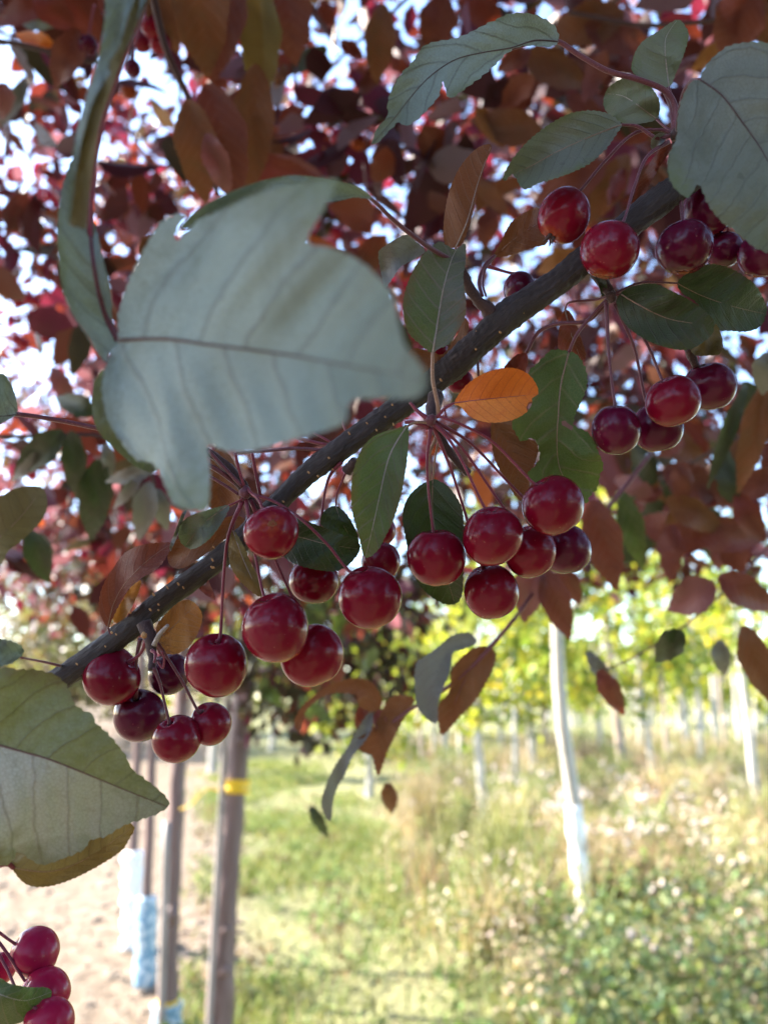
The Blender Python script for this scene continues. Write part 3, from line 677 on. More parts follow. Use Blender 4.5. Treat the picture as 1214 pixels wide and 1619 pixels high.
for dx in (-.35, .4):
    m0 = c0.lerp(c1, .45) + Vector((dx * r2 * 1.6, -r2 * 1.57 * math.sqrt(1 - dx * dx), .0)); v_, f_ = blob_geo(m0, .013, 7, 8, 6, 1.3); mesh_obj('printed_mark', v_, f_, MARK, col_, m0)
c = at_px(p2, 1445) + Vector((r2 * .3, -r2 * .7, 0)); v_, f_ = blob_geo(c, .033, 5, 9, 6, 1.5); mesh_obj('bark_knot', v_, f_, PURPLE_BARK, T2, c)
g0 = at_px(p3, 1600); g0 = Vector((g0.x, g0.y, 0.0)); g1 = at_px(p3, 1418)
band('trunk_guard', T3, g0, g1, 17.5 / F * 3.95, GUARD, 16, 0.05, 7)
w0 = at_px(p4, 1600); w0 = Vector((w0.x, w0.y, 0.0)); w1 = at_px(p4, 1345)
q = [w0.lerp(w1, i / 12) for i in range(13)]
SHAG = flat('white_shaggy_wrap', (0.80, 0.80, 0.79), 0.8, 0.1, 60, bump=0.01)
tube('trunk_wrap', q, [17 / F * 4.5 * (1 + .16 * math.sin(i * 2.4)) for i in range(13)], SHAG, T4, 16, 3, at=q[0],
     rough=lambda i, k_: 0.10 * math.sin(i * 1.9 + k_ * 1.7))
# pale strips added along the trunks to stand for their sunlit edges
LIT_STRIP_MAT = bark_material('sunlit_edge_tone', (0.20, 0.175, 0.16), (0.28, 0.25, 0.23), (0.36, 0.33, 0.31), 0.12, crack=(0.09, 0.075, 0.065), bump=0.002)
def lit_strip(pxs, w, d, label):
    pts = [P(a, b, d) for a, b in pxs]; k = pts[0] - pts[1]; foot = pts[0] + k * (pts[0].z / -k.z) if pts[0].z > 0 else pts[0]
    pts = [foot] + [q for q in (PY(a, b, foot.y) for a, b in pxs) if q.z > .05]
    o = tube('sunlit_edge_strip', pts, [w / 2 / F * d] * len(pts), LIT_STRIP_MAT, None, 10, 3, at=foot)
    return tag(o, label, 'lit_strip', 'pale strips for sunlit trunk edges')
lit_strip([(331, 1619), (338, 1480), (346, 1340), (354, 1200), (362, 1060), (371, 920)], 11, 2.5, 'pale grey strip standing for the sunlit edge of the trunk with the yellow tie')
lit_strip([(256, 1580), (260, 1450), (264, 1300)], 12, 3.36, 'short pale strip standing for the sunlit edge of the dark slim trunk')

# ------------------------------------------------------------------ crabapple crowns overhead
T5 = empty('crabapple_tree', (0.62, -0.42, 0), label='crabapple tree beside the viewer whose reddish crown spreads overhead', cat='tree', group='crabapple trees in the row')
ph5 = [rnd.uniform(0, 6) for _ in range(8)]
tube('trunk', [(0.62, -0.42, -.05), (0.61, -0.42, .3), (0.62, -.40, 1.0), (0.60, -.36, 1.7), (0.52, -.25, 2.5), (0.40, -.1, 3.3)], [.085, .065, .058, .05, .036, .015], PURPLE_BARK, T5, 16, 8,
     rough=lambda i, k_: 0.05 * math.sin(i * .7 + ph5[k_ % 8]), at=(0.62, -.42, 0))
def limbs(t, s, ends, r):
    out = []
    for e in ends:
        s_ = Vector(s); e_ = Vector(e); m_ = s_.lerp(e_, .5) + Vector((rnd.uniform(-.1, .1), rnd.uniform(-.1, .1), .12))
        tube('limb', [s_, m_, e_], [r, r * .65, r * .15], PURPLE_BARK, t, 8, 6, at=s_); out.append((s_, m_, e_))
    return out
limbs(T5, (.58, -.33, 1.9), [(-.5, .5, 2.7), (.3, 1.3, 2.6), (1.1, .9, 2.5), (-.9, -.2, 3.0), (1.3, .1, 2.9)], .024)
limbs(T5, (.50, -.22, 2.6), [(-.6, .3, 3.6), (.3, .9, 3.6), (.9, .5, 3.5)], .018)
top1 = p1[-1]
limbs(T1, p1[-2], [(-1.3, 2.2, 2.3), (.3, 2.0, 2.4), (.2, 3.1, 2.6), (-1.0, 3.0, 3.1), (-.2, 2.4, 3.4)], .022)
limbs(T2, p2[-1], [(-1.6, 3.3, 2.6), (-.4, 3.5, 2.7), (-1.0, 3.9, 3.2)], .018)
limbs(T4, p4[-1], [(-2.3, 4.4, 2.3), (-1.2, 4.6, 2.4), (-1.6, 4.9, 3.0)], .015)

CCOLS = np.array([(0.040, 0.010, 0.012), (0.070, 0.022, 0.013), (0.105, 0.036, 0.015), (0.090, 0.018, 0.034), (0.14, 0.105, 0.11), (0.038, 0.044, 0.018), (0.26, 0.10, 0.02)])
CW = np.array([.22, .24, .13, .17, .14, .09, .01]); CW = CW / CW.sum()
def crown_leaves(c, rad, ntw, per, tilt=0.55, size=(0.038, 0.066), shell=0.45, clump=0.0):
    """leaves along short drooping twigs through the crown's volume: arrays of position, axes, length, width, colour index"""
    u = nrg.normal(size=(ntw, 3)); u /= np.linalg.norm(u, axis=1, keepdims=True)
    tc = np.array(c) + u * (nrg.random((ntw, 1)) ** shell) * np.array(rad)
    az = nrg.uniform(0, 2 * np.pi, ntw); dirs = np.stack([np.cos(az) * .8, np.sin(az) * .8, nrg.normal(-.25, .35, ntw)], 1)
    ci = np.repeat(np.arange(ntw), per); n = len(ci)
    pos = tc[ci] + dirs[ci] * (nrg.random((n, 1)) - .5) * 0.22 + nrg.normal(0, .020, (n, 3))
    X, Y, Z = leaf_frames(n, tilt)
    L = nrg.uniform(*size, n); W = L * nrg.uniform(.42, .62, n)
    base = nrg.choice(len(CCOLS), ntw, p=CW)[ci]; own = nrg.choice(len(CCOLS), n, p=CW)
    k = np.where(nrg.random(n) < .35, base, own)
    if clump:
        g = np.random.default_rng(int(abs(c[0]) * 100 + ntw)); f = np.zeros(n)
        for q in range(9):
            w_ = g.normal(size=3); w_ *= g.uniform(9, 26) / np.linalg.norm(w_); f += np.sin(pos @ w_ + g.uniform(0, 6.28))
        m = f > np.quantile(f, clump)
        return [a[m] for a in (pos, X, Y, Z, L, W, k)], tc
    return [pos, X, Y, Z, L, W, k], tc
def keep(A, m): return [a[m] for a in A]
def clear_view(A, near):
    x, y, d = proj_np(A[0])
    inv = (d > 0) & (x > -160) & (x < 1374) & (y > -200) & (y < 1780)
    dist = np.linalg.norm(A[0] - np.array(CAM), axis=1)
    bad = (inv & (d < near)) | (dist < .42)
    return ~bad
def foliage(t, name, A, nbig):
    """the largest leaves in view are parts of the tree, the rest one mass"""
    pos, X, Y, Z, L, W, k = A
    x, y, d = proj_np(pos + X * (L * .5)[:, None])
    inv = (d > .3) & (x > 5) & (x < 1209) & (y > 5) & (y < 1200)
    size = np.where(inv, L / np.maximum(d, .01), 0)
    big = np.argsort(-size)[:nbig]; big = big[size[big] > 0]
    m = np.ones(len(pos), bool); m[big] = False
    B = keep(A, m); n = len(B[0])
    V, T = leaves_np(B[0], B[1], B[2], B[3], B[4], B[5], nrg.uniform(0, .4, n), nrg.uniform(-.05, .35, n))
    col = CCOLS[B[6]] * nrg.uniform(.75, 1.3, (n, 1))
    o = mesh_np(name, V, T, CROWN_MAT, np.repeat(col, 8, 0), t, origin_of(t)); o['kind'] = 'stuff'
    to = origin_of(t)
    for i in big:
        me = CROWN_LEAF[k[i]][rnd.randrange(3)]
        lf = bpy.data.objects.new('leaf', me); COL.objects.link(lf); lf.parent = t
        M = Matrix(((X[i][0] * L[i], Y[i][0] * W[i], Z[i][0] * L[i], pos[i][0] - to.x), (X[i][1] * L[i], Y[i][1] * W[i], Z[i][1] * L[i], pos[i][1] - to.y), (X[i][2] * L[i], Y[i][2] * W[i], Z[i][2] * L[i], pos[i][2] - to.z), (0, 0, 0, 1)))
        lf.matrix_basis = M
def crown_leaf_mesh(ci, seed):
    q = random.Random(seed * 7 + ci); V = []; Fc = []; m = 7; fold = q.uniform(.05, .3); curl = q.uniform(-.05, .3); tw = q.uniform(-.25, .25)
    for i in range(m + 1):
        u = i / m; w = 0.5 * math.sin(math.pi * min(1, u ** .8)) ** .8 if 0 < i < m else .012
        for v in (-1, -.5, 0, .5, 1):
            ww = w * v * (1 + (q.uniform(-.10, .10) if abs(v) == 1 else 0))
            V.append((u, ww, abs(v) * w * fold * .6 - curl * u * u + tw * u * v * w + q.uniform(-.012, .012)))
    for i in range(m):
        for j in range(4):
            a = i * 5 + j; Fc.append((a, a + 1, a + 6, a + 5))
    me = bpy.data.meshes.new('crown_leaf'); me.from_pydata(V, [], Fc); me.polygons.foreach_set('use_smooth', [True] * len(me.polygons))
    a = me.attributes.new('leaf_colour', 'FLOAT_COLOR', 'POINT'); c = tuple(CCOLS[ci] * q.uniform(.85, 1.25)) + (1,)
    for e in a.data: e.color = c
    me.materials.append(CROWN_MAT); return me
CROWN_LEAF = [[crown_leaf_mesh(ci, s) for s in range(3)] for ci in range(len(CCOLS))]

A5, tc5 = crown_leaves((-.15, .10, 2.5), (1.8, 1.75, 1.5), 5000, 9, clump=.38, size=(.044, .076))  # crown widened and thickened out of view to shade the foreground
low = A5[0][:, 2] > 1.62 - .75 * (A5[0][:, 1] < .1) + .12 * nrg.random(len(A5[0]))
low &= ~((A5[0][:, 1] < -.35) & (A5[0][:, 0] < .25) & (A5[0][:, 2] > 1.75))      # leaves cut away at the back left to let sky fill light in
A5 = keep(A5, low & clear_view(A5, .72))
foliage(T5, 'foliage', A5, 140)
A1, tc1 = crown_leaves((-.42, 2.55, 2.75), (1.25, 1.0, 1.15), 1500, 8, clump=.52, size=(.042, .072))
low = A1[0][:, 2] > 1.62
A1 = keep(A1, low & clear_view(A1, .9)); 
# T1 also hangs low towards the ground, greener and darker there
c_ = P(505, 1040, 2.9); B1, tb1 = crown_leaves(tuple(c_), (.42, .45, .30), 230, 8)
c_ = P(250, 900, 3.0); B2, tb2 = crown_leaves(tuple(c_), (.50, .4, .24), 150, 8)
c_ = P(640, 930, 3.2); B3, tb3 = crown_leaves(tuple(c_), (.32, .4, .17), 70, 8)
c_ = P(90, 850, 3.6); B4, tb4 = crown_leaves(tuple(c_), (.6, .4, .34), 150, 8); B4[6] = np.where(nrg.random(len(B4[6])) < .5, 4, B4[6])
for B_ in (B1, B2, B3): B_[6] = np.where(nrg.random(len(B_[6])) < .7, 5, B_[6])
A1 = [np.concatenate(z) for z in zip(A1, B1, B2, B3, B4)]
foliage(T1, 'foliage', A1, 110)
A2, tc2 = crown_leaves((-1.0, 3.5, 2.8), (1.2, .9, 1.15), 700, 8, clump=.42, size=(.045, .075))
foliage(T2, 'foliage', keep(A2, A2[0][:, 2] > 1.7), 30)
A4, tc4 = crown_leaves((-1.8, 4.7, 2.8), (1.3, 1.1, 1.2), 380, 8, clump=.3)
foliage(T4, 'foliage', keep(A4, A4[0][:, 2] > 1.7), 20)
A3, tc3 = crown_leaves((-1.35, 4.0, 2.7), (.8, .7, .9), 150, 8)
foliage(T3, 'foliage', keep(A3, A3[0][:, 2] > 1.75), 10)
# crown of the next tree of the row to the right, hanging into the view
T6 = empty('crabapple_tree', (1.55, 1.9, 0), label='reddish crabapple tree just outside the right edge, its crown hanging into view', cat='tree', group='crabapple trees in the row')
tube('trunk', [(1.55, 1.9, -.05), (1.56, 1.9, 1.0), (1.52, 1.92, 2.0), (1.45, 1.95, 3.2)], [.06, .05, .042, .015], PURPLE_BARK, T6, 14, 8, at=(1.55, 1.9, 0))
limbs(T6, (1.52, 1.92, 1.9), [(.6, 1.8, 2.5), (.8, 2.6, 2.4), (1.6, 1.2, 2.6), (.9, 1.5, 3.1)], .02)
A6, tc6 = crown_leaves((1.0, 2.1, 2.65), (1.0, .9, 1.05), 1350, 8, clump=.38, size=(.044, .074))
lowlim = 1.78 + .12 * nrg.random(len(A6[0]))
A6 = keep(A6, (A6[0][:, 2] > lowlim) & clear_view(A6, .9)); foliage(T6, 'foliage', A6, 60)

# unseen added trees: left one blocks sun, others darken reflections and fill light
def light_blocking_tree(x, y, c, rad, n, label, h):
    t = empty('crabapple_tree', (x, y, 0), label=label, cat='tree', group='crabapple trees in the row')
    tube('trunk', [(x, y, -.05), (x + .02, y, h * .3), (x, y + .03, h * .6), (x, y, h)], [.08, .065, .05, .015], PURPLE_BARK, t, 12, 6, at=(x, y, 0))
    A, tc = crown_leaves(c, rad, n, 9, size=(.05, .085)); A = keep(A, clear_view(A, 40)); foliage(t, 'foliage', A, 0)
light_blocking_tree(-3.1, 1.2, (-3.1, 1.2, 3.8), (.95, .95, 1.0), 1300, 'tall unseen crabapple tree added beyond the left edge to shade the branch', 4.2)
light_blocking_tree(1.2, -1.9, (1.2, -1.9, 1.9), (1.5, .9, 1.4), 1300, 'unseen crabapple tree added behind the viewer, right, to darken fruit reflections', 3.0)
light_blocking_tree(-1.6, -2.9, (-1.6, -2.9, 1.3), (1.7, .7, 1.0), 1100, 'low unseen crabapple tree added behind the viewer, left, to darken fruit reflections', 2.0)
light_blocking_tree(3.0, .1, (3.0, .1, 1.8), (1.0, 1.2, 1.4), 900, 'unseen crabapple tree added right of the viewer to darken fruit reflections', 3.0)
# small crabapples hanging in those crowns
def berry_mesh(name, r, nu, nv, mat, dimple=0.16, end=0.06):
    V = []; Fc = []
    for j in range(nv + 1):
        th = math.pi * j / nv
        rr = r * (1 - dimple * math.exp(-(th / 0.26) ** 2) - end * math.exp(-((math.pi - th) / 0.30) ** 2))
        for i in range(nu):
            ph = 2 * math.pi * i / nu; V.append((rr * math.sin(th) * math.cos(ph), rr * math.sin(th) * math.sin(ph), rr * math.cos(th)))
    for j in range(nv):
        for i in range(nu):
            a = j * nu + i; b = j * nu + (i + 1) % nu; Fc.append((a, a + nu, b + nu, b))
    me = bpy.data.meshes.new(name); me.from_pydata(V, [], Fc); me.polygons.foreach_set('use_smooth', [True] * len(me.polygons))
    me.materials.append(mat); me.validate(); return me
BG_BERRY = [berry_mesh('small_crabapple', 1.0, 14, 10, m_) for m_ in (FR, FR_SUN, FR_DK)]
spots = np.concatenate([tc5, tc1, tc6, tc2]); x_, y_, d_ = proj_np(spots)
ok = (d_ > .85) & (d_ < 2.1) & (x_ > 10) & (x_ < 1204) & (y_ > 10) & (y_ < 900) & (spots[:, 2] > 1.7)
cand = list(np.where(ok)[0]); rnd.shuffle(cand)
cand.sort(key=lambda i: (0 if x_[i] < 700 else 1) + rnd.random() * 1.4)
nb = 0
for i in cand:
    if nb >= 255: break
    for q in range(rnd.randint(2, 5)):
        o = bpy.data.objects.new('crabapple', BG_BERRY[rnd.choice((0, 1, 1, 1))]); COL.objects.link(o)
        o.location = Vector(spots[i]) + Vector((rnd.gauss(0, .02), rnd.gauss(0, .02), -.03 + rnd.gauss(0, .012)))
        o.scale = [rnd.uniform(.008, .0115)] * 3; o.rotation_euler = (rnd.uniform(-.5, .5), rnd.uniform(-.5, .5), rnd.uniform(0, 6))
        tag(o, 'small blurred red crabapple among the reddish leaves of the crown behind', 'crabapple', 'small crabapples in the crowns behind')
        nb += 1
# ------------------------------------------------------------------ foreground: leaves traced at their own distance
def seg_project(p, mid):
    best = (1e18, 0, 0, 0); acc = 0
    for i in range(len(mid) - 1):
        a = mid[i]; b = mid[i + 1]; ab = b - a; L = math.hypot(*ab)
        if L < 1e-6: continue
        tt = ((p[0] - a[0]) * ab[0] + (p[1] - a[1]) * ab[1]) / (L * L); tc = min(1, max(0, tt))
        q = a + ab * tc; dx, dy = p[0] - q[0], p[1] - q[1]; dd = dx * dx + dy * dy
        if dd < best[0]: best = (dd, acc + L * tc, math.copysign(math.sqrt(dd), ab[0] * dy - ab[1] * dx), 0)
        acc += L
    return best[1] / acc, best[2]
def inside(p, poly):
    c = False; n = len(poly); j = n - 1
    for i in range(n):
        if (poly[i][1] > p[1]) != (poly[j][1] > p[1]) and p[0] < (poly[j][0] - poly[i][0]) * (p[1] - poly[i][1]) / (poly[j][1] - poly[i][1]) + poly[i][0]: c = not c
        j = i
    return c
STALK_OF = {}
def leaf(parent, mat, poly, mid, d0, d1, fold=0.006, curl=0.004, twist=0.0, teeth=1.6, stalk=None, stalk_mat=ST_PURPLE, sd=None, sr=(3.0, 3.6),
         mrib=ST_PALE, mr=2.2, grid=6.0, ripple=0.0014, label=None, hole=None, tooth_len=9.0, smooth=True):
    """poly: outline spots in the photograph; mid: midrib spots; d0 and d1: distance of base and tip.
    fold lifts the two halves towards the lens (V shape), curl bends along the length, twist turns the blade"""
    mid = [np.array(m, float) for m in cr(mid, 6)]
    out = cr(poly, 5, True) if smooth else [np.array(p, float) for p in poly]
    # even spacing, then teeth
    seq = out + [out[0]]; L = [0]
    for a, b in zip(seq, seq[1:]): L.append(L[-1] + math.hypot(*(b - a)))
    area = sum(a[0] * b[1] - a[1] * b[0] for a, b in zip(seq, seq[1:])); sgn = 1 if area > 0 else -1
    step = tooth_len / 4; n = max(24, int(L[-1] / step)); pts = []; k = 0
    nr = random.Random(int(poly[0][0] * 7 + poly[0][1]))
    amp = teeth
    for i in range(n):
        s = L[-1] * i / n
        while L[k + 1] < s: k += 1
        f = (s - L[k]) / max(1e-9, L[k + 1] - L[k]); p = seq[k] * (1 - f) + seq[k + 1] * f; t = seq[k + 1] - seq[k]
        tl = math.hypot(*t) or 1; nrm = np.array((t[1], -t[0])) / tl * sgn
        if i % 4 == 0: amp = teeth * nr.uniform(0.5, 1.4)
        pts.append(p + nrm * amp * ((i % 4) / 3 - 0.35))
    ok = [pts[0]]
    for p in pts[1:]:
        if math.hypot(*(p - ok[-1])) > 0.25: ok.append(p)
    pts = ok; n = len(pts)
    xs_ = [p[0] for p in pts]; ys_ = [p[1] for p in pts]
    inner = []; yy = min(ys_) + grid * .5; row = 0
    while yy < max(ys_):
        xx = min(xs_) + (grid * .5 if row % 2 else 0)
        while xx < max(xs_):
            q = (xx + nr.uniform(-.15, .15) * grid, yy + nr.uniform(-.15, .15) * grid)
            if inside(q, pts) and (hole is None or not inside(q, hole)): inner.append(q)
            xx += grid
        yy += grid * .87; row += 1
    hol = [] if hole is None else [tuple(p) for p in hole]
    vv = [Vector(tuple(p)) for p in pts] + [Vector(p) for p in hol] + [Vector(q) for q in inner]
    ee = [(i, (i + 1) % n) for i in range(n)] + [(n + i, n + (i + 1) % len(hol)) for i in range(len(hol))]
    res = delaunay_2d_cdt(vv, ee, [], 1 if not hol else 4, 1e-4)
    V2, FF = res[0], res[2]
    if hol:
        def cen(f): return (sum(V2[i][0] for i in f) / len(f), sum(V2[i][1] for i in f) / len(f))
        FF = [f for f in FF if inside(cen(f), pts) and not inside(cen(f), hol)]
    tv = [seg_project(v, mid) for v in V2]
    hw = [max((abs(v) for t, v in tv if (v > 0) == s), default=1.0) or 1.0 for s in (True, False)]
    hm = max(hw)
    p1_, p2_, p3_ = nr.uniform(0, 6), nr.uniform(0, 6), nr.uniform(0, 6)
    vs = .45
    def depth(t, v):
        a = abs(v) / hm
        r = ripple * (vs * math.sin(7 * 6.28 * (t - .3 * a ** 1.25) + p1_ + 1.3 * math.sin(5 * t + p3_) + (1.9 if v > 0 else 0)) * min(1, a * 3) * (1 - a) + 1.1 * math.sin(9 * t + 3.3 * v / hm + p2_) + 1.1 * a * a * math.sin(11 * t + p3_ + (1.5 if v > 0 else 0)))
        return d0 + (d1 - d0) * t - fold * a ** 1.3 - curl * math.sin(math.pi * t) + twist * (v / hm) * (.3 + .7 * t) + r
    V = [P(v[0], v[1], depth(t, w)) for v, (t, w) in zip(V2, tv)]
    uv = [(t, 0.5 + 0.5 * w / (hw[0] if w > 0 else hw[1])) for t, w in tv]
    FF = [tuple(f) if (V2[f[1]][0] - V2[f[0]][0]) * (V2[f[2]][1] - V2[f[0]][1]) - (V2[f[1]][1] - V2[f[0]][1]) * (V2[f[2]][0] - V2[f[0]][0]) < 0 else tuple(reversed(f)) for f in FF]
    base = P(mid[0][0], mid[0][1], d0)
    o = mesh_obj('leaf', V, FF, LM[mat], parent, base, uv=uv)
    if label: o['label'] = label
    if mrib is not None:
        q = mid[::3] if len(mid) > 9 else mid
        m_ = len(q); pp = []; rr = []
        for i, c in enumerate(q):
            t, w = seg_project(c, mid); dd = depth(t, 0)
            pp.append(P(c[0], c[1], dd - 0.0001)); rr.append(max(.35, mr * (1 - .8 * i / (m_ - 1))) * .5 / F * dd)
        tube('midrib', pp, rr, mrib, o, 6, 3)
    if stalk:
        if sd is None: sd = d0 + 0.004
        px_tube('leaf_stalk', stalk, depth(0, 0), sd, sr[0] * .5, sr[1] * .5, stalk_mat, o, 8, 6)
    return o

# ------------------------------------------------------------------ the fruiting branch
BD = 0.262
BR = empty('crabapple_branch', P(700, 600, BD), label='dark fruiting crabapple branch running diagonally, with leaves and spurs', cat='branch')
BARK = bark_material('dark_branch_bark', (0.015, 0.009, 0.008), (0.038, 0.025, 0.024), (0.18, 0.148, 0.138), 3.2, crack=(0.005, 0.003, 0.003), bump=0.0012, stretch=(1, 1, .14), spec=0.3, coord='along')
bpx = [(-60, 1165, 40), (20, 1118, 42), (105, 1067, 44), (207, 992, 43), (262, 946, 41), (357, 876, 42), (415, 822, 41), (470, 765, 40), (530, 716, 43), (590, 672, 46), (645, 632, 50), (690, 600, 54), (722, 575, 54), (762, 537, 55), (807, 495, 58), (867, 455, 56), (917, 415, 54), (977, 370, 53), (1040, 320, 54), (1067, 300, 54), (1150, 240, 56), (1280, 150, 58), (1420, 40, 62)]
q = cr([(a, b, w) for a, b, w in bpx], 24)
ph = [rnd.uniform(0, 6.28) for _ in range(12)]
def brough(i, k_):
    a = k_ / 28 * 6.283
    return 0.055 * math.sin(i * .09 + ph[5]) * math.sin(i * .037 + ph[6]) + 0.045 * math.sin(i * .045 + ph[0]) * math.sin(a + ph[1]) + 0.030 * math.sin(i * .21 + 3 * a + ph[2]) + 0.026 * math.sin(i * .6 + 7 * a + ph[3]) + 0.030 * math.sin(9 * a + .13 * i + ph[4]) * math.sin(i * .35) + 0.022 * math.sin(i * 1.3 + 5 * a) + .024 * math.sin(11 * a + ph[7] + 1.2 * math.sin(i * .11)) + .07 * math.exp(-((i % 97 - 40) / 7) ** 2) * (.5 + .5 * math.sin(a + i * .02))
q = [(a, b, w * (.84 if a < 600 else .79)) for a, b, w in q]
bpts = [P(a, b, BD + .004 * math.sin(a * .004)) for a, b, w in q]; brad = [w / 2 / F * BD for a, b, w in q]
V, Fc = tube_geo(bpts, brad, 28, brough)
bko = mesh_obj('bark', V, Fc, BARK, BR, bpts[0])
al = bko.data.attributes.new('along', 'FLOAT_VECTOR', 'POINT')
arc = [0.0]
for a, b in zip(bpts, bpts[1:]): arc.append(arc[-1] + (b - a).length)
al.data.foreach_set('vector', np.array([(math.cos(k_ * 6.2832 / 28) * .005, math.sin(k_ * 6.2832 / 28) * .005, arc[i]) for i in range(len(bpts)) for k_ in range(28)], dtype=np.float32).ravel())
# tan lenticels proud of the bark, tiny
LENT = flat('tan_lenticel', (0.42, 0.24, 0.11), 0.8, 0.25, 900)
lp = [(122, 1050), (140, 1062), (150, 1058), (167, 1022), (177, 1000), (184, 1003), (206, 968), (238, 964), (243, 940), (251, 956), (265, 929), (282, 923), (290, 929), (251, 965), (336, 885), (338, 897), (338, 865), (335, 897), (402, 860), (448, 793), (488, 747), (503, 753), (520, 724), (526, 742), (552, 685), (580, 669), (595, 680), (609, 659), (622, 671), (648, 684), (697, 601), (752, 552), (790, 525), (809, 482), (823, 488), (827, 494), (753, 524), (922, 421), (1051, 302), (860, 470), (905, 440), (620, 640), (1012, 352), (955, 392)]
Vs, Fs = [], []
for a, b in lp:
    j = min(range(len(q)), key=lambda i: (q[i][0] - a) ** 2 + (q[i][1] - b) ** 2)
    w = q[j][2] / 2; off = min(.93, math.hypot(q[j][0] - a, q[j][1] - b) / w)
    d = BD - w / F * BD * math.sqrt(1 - off * off) * 0.99
    v_, f_ = blob_geo((0, 0, 0), 1, a, 7, 5)
    tg = math.atan2(-(q[min(j + 5, len(q) - 1)][1] - q[j][1]), q[min(j + 5, len(q) - 1)][0] - q[j][0]) + math.pi / 2
    rx, ry = rnd.uniform(1.9, 3.4), rnd.uniform(1.2, 2.0); b_ = len(Vs)
    for v in v_:
        x2 = v[0] * rx * math.cos(tg) - v[1] * ry * math.sin(tg); y2 = v[0] * rx * math.sin(tg) + v[1] * ry * math.cos(tg)
        Vs.append(P(a + x2, b - y2, d + v[2] * .0003))
    Fs += [tuple(i + b_ for i in f) for f in f_]
le = mesh_obj('lenticel', Vs, Fs, LENT, BR, P(lp[0][0], lp[0][1], BD)); le['kind'] = 'stuff'
def spur(pxs, d0, d1, r0, r1, mat=ST_DARK):
    n = len(pxs); pts = []; rad = []
    for i, (a, b) in enumerate(pxs):
        t = i / (n - 1); d = d0 + (d1 - d0) * t; pts.append(P(a, b, d)); rad.append((r0 + (r1 - r0) * t) / F * d * (1 + .18 * math.sin(i * 2.7)))
    return tube('spur', pts, rad, mat, BR, 10, 5, rough=lambda i, k_: .10 * math.sin(i * 1.3 + k_ * 1.9) + .06 * math.sin(i * 2.9 + k_ * 4.1))
def bud(a, b, r, d, mat=ST_DARK):
    v_, f_ = blob_geo((0, 0, 0), r / F * d, a + b, 9, 7); c = P(a, b, d)
    mesh_obj('bud', [c + Vector(v) for v in v_], f_, mat, BR, c)
spur([(690, 625), (684, 645), (681, 662)], .258, .250, 13, 8); bud(680, 664, 9, .249, ST_PURPLE)
spur([(680, 664), (700, 700), (722, 730), (740, 748)], .256, .262, 8, 6)
spur([(940, 430), (955, 450), (968, 470)], .262, .257, 9, 8); bud(966, 470, 9, .256)
spur([(1105, 280), (1085, 250), (1070, 222), (1068, 205)], .264, .256, 12, 8); bud(1067, 212, 9, .255)
spur([(1068, 210), (1066, 175), (1052, 146)], .256, .258, 8, 5, ST_PURPLE)
spur([(408, 815), (395, 795), (386, 770)], .262, .256, 11, 8); spur([(386, 772), (365, 745), (340, 722), (310, 705)], .256, .25, 9, 7)
bud(388, 778, 10, .252, ST_PURPLE)
spur([(782, 515), (772, 490), (755, 475), (738, 448), (728, 418)], .262, .256, 13, 6); bud(768, 487, 10, .26)
spur([(228, 985), (238, 1010), (241, 1040), (240, 1060)], .260, .254, 12, 5); bud(228, 1004, 5, .252, LENT)
spur([(244, 1020), (252, 1004), (266, 988)], .252, .250, 4, 3, ST_PALE); spur([(240, 1028), (246, 1034), (244, 1048)], .251, .248, 3, 2, ST_RED)
spur([(1085, 545), (1092, 562), (1100, 580)], .262, .26, 7, 6); bud(1090, 556, 7, .26)
spur([(548, 745), (556, 736), (560, 726)], .263, .26, 9, 7)
# thin red stalks of fallen fruit and bud scales at the spurs
def twiglet(pxs, d0, d1, r0=2.4, r1=2.0, mat=ST_RED):
    o = px_tube('bare_stalk', pxs, d0, d1, r0, r1, mat, BR, 7, 5)
twiglet([(648, 636), (660, 650), (676, 662)], .25, .249, 2.5, 4)
twiglet([(640, 668), (655, 668), (678, 676)], .251, .25, 3, 3.5)
twiglet([(384, 770), (350, 734), (330, 712)], .252, .25, 3.2, 3, ST_PURPLE); twiglet([(378, 782), (352, 765), (330, 752)], .252, .25, 2.6, 2.4, ST_PURPLE)
twiglet([(386, 768), (378, 742), (372, 716)], .252, .251, 2.6, 2.4); twiglet([(412, 784), (405, 750), (399, 716)], .258, .256, 3, 2.6)
twiglet([(375, 715), (420, 713), (465, 709), (510, 712)], .268, .266, 2.6, 3, ST_PURPLE); twiglet([(470, 692), (500, 700), (525, 704)], .27, .267, 3, 2.5, ST_RED)
twiglet([(496, 684), (512, 693), (528, 702)], .268, .266, 2, 2, ST_RED); twiglet([(540, 655), (543, 672), (550, 688)], .268, .266, 2, 2, ST_RED)
twiglet([(762, 468), (757, 445), (766, 420), (782, 404)], .259, .268, 3.2, 2.6, ST_PURPLE)
twiglet([(736, 560), (738, 540), (735, 520)], .275, .272, 2, 2, ST_PURPLE); twiglet([(756, 595), (755, 570), (757, 552)], .272, .272, 2.2, 2, ST_PURPLE)
twiglet([(600, 740), (590, 750), (560, 740)], .262, .262, 2.2, 2.2); twiglet([(690, 690), (678, 720), (680, 760)], .256, .258, 3, 2.2, ST_TAN)
twiglet([(706, 662), (704, 652), (702, 640)], .249, .248, 2.2, .8); twiglet([(250, 1046), (258, 1056), (260, 1040), (256, 1030)], .25, .249, 2, 1.6)

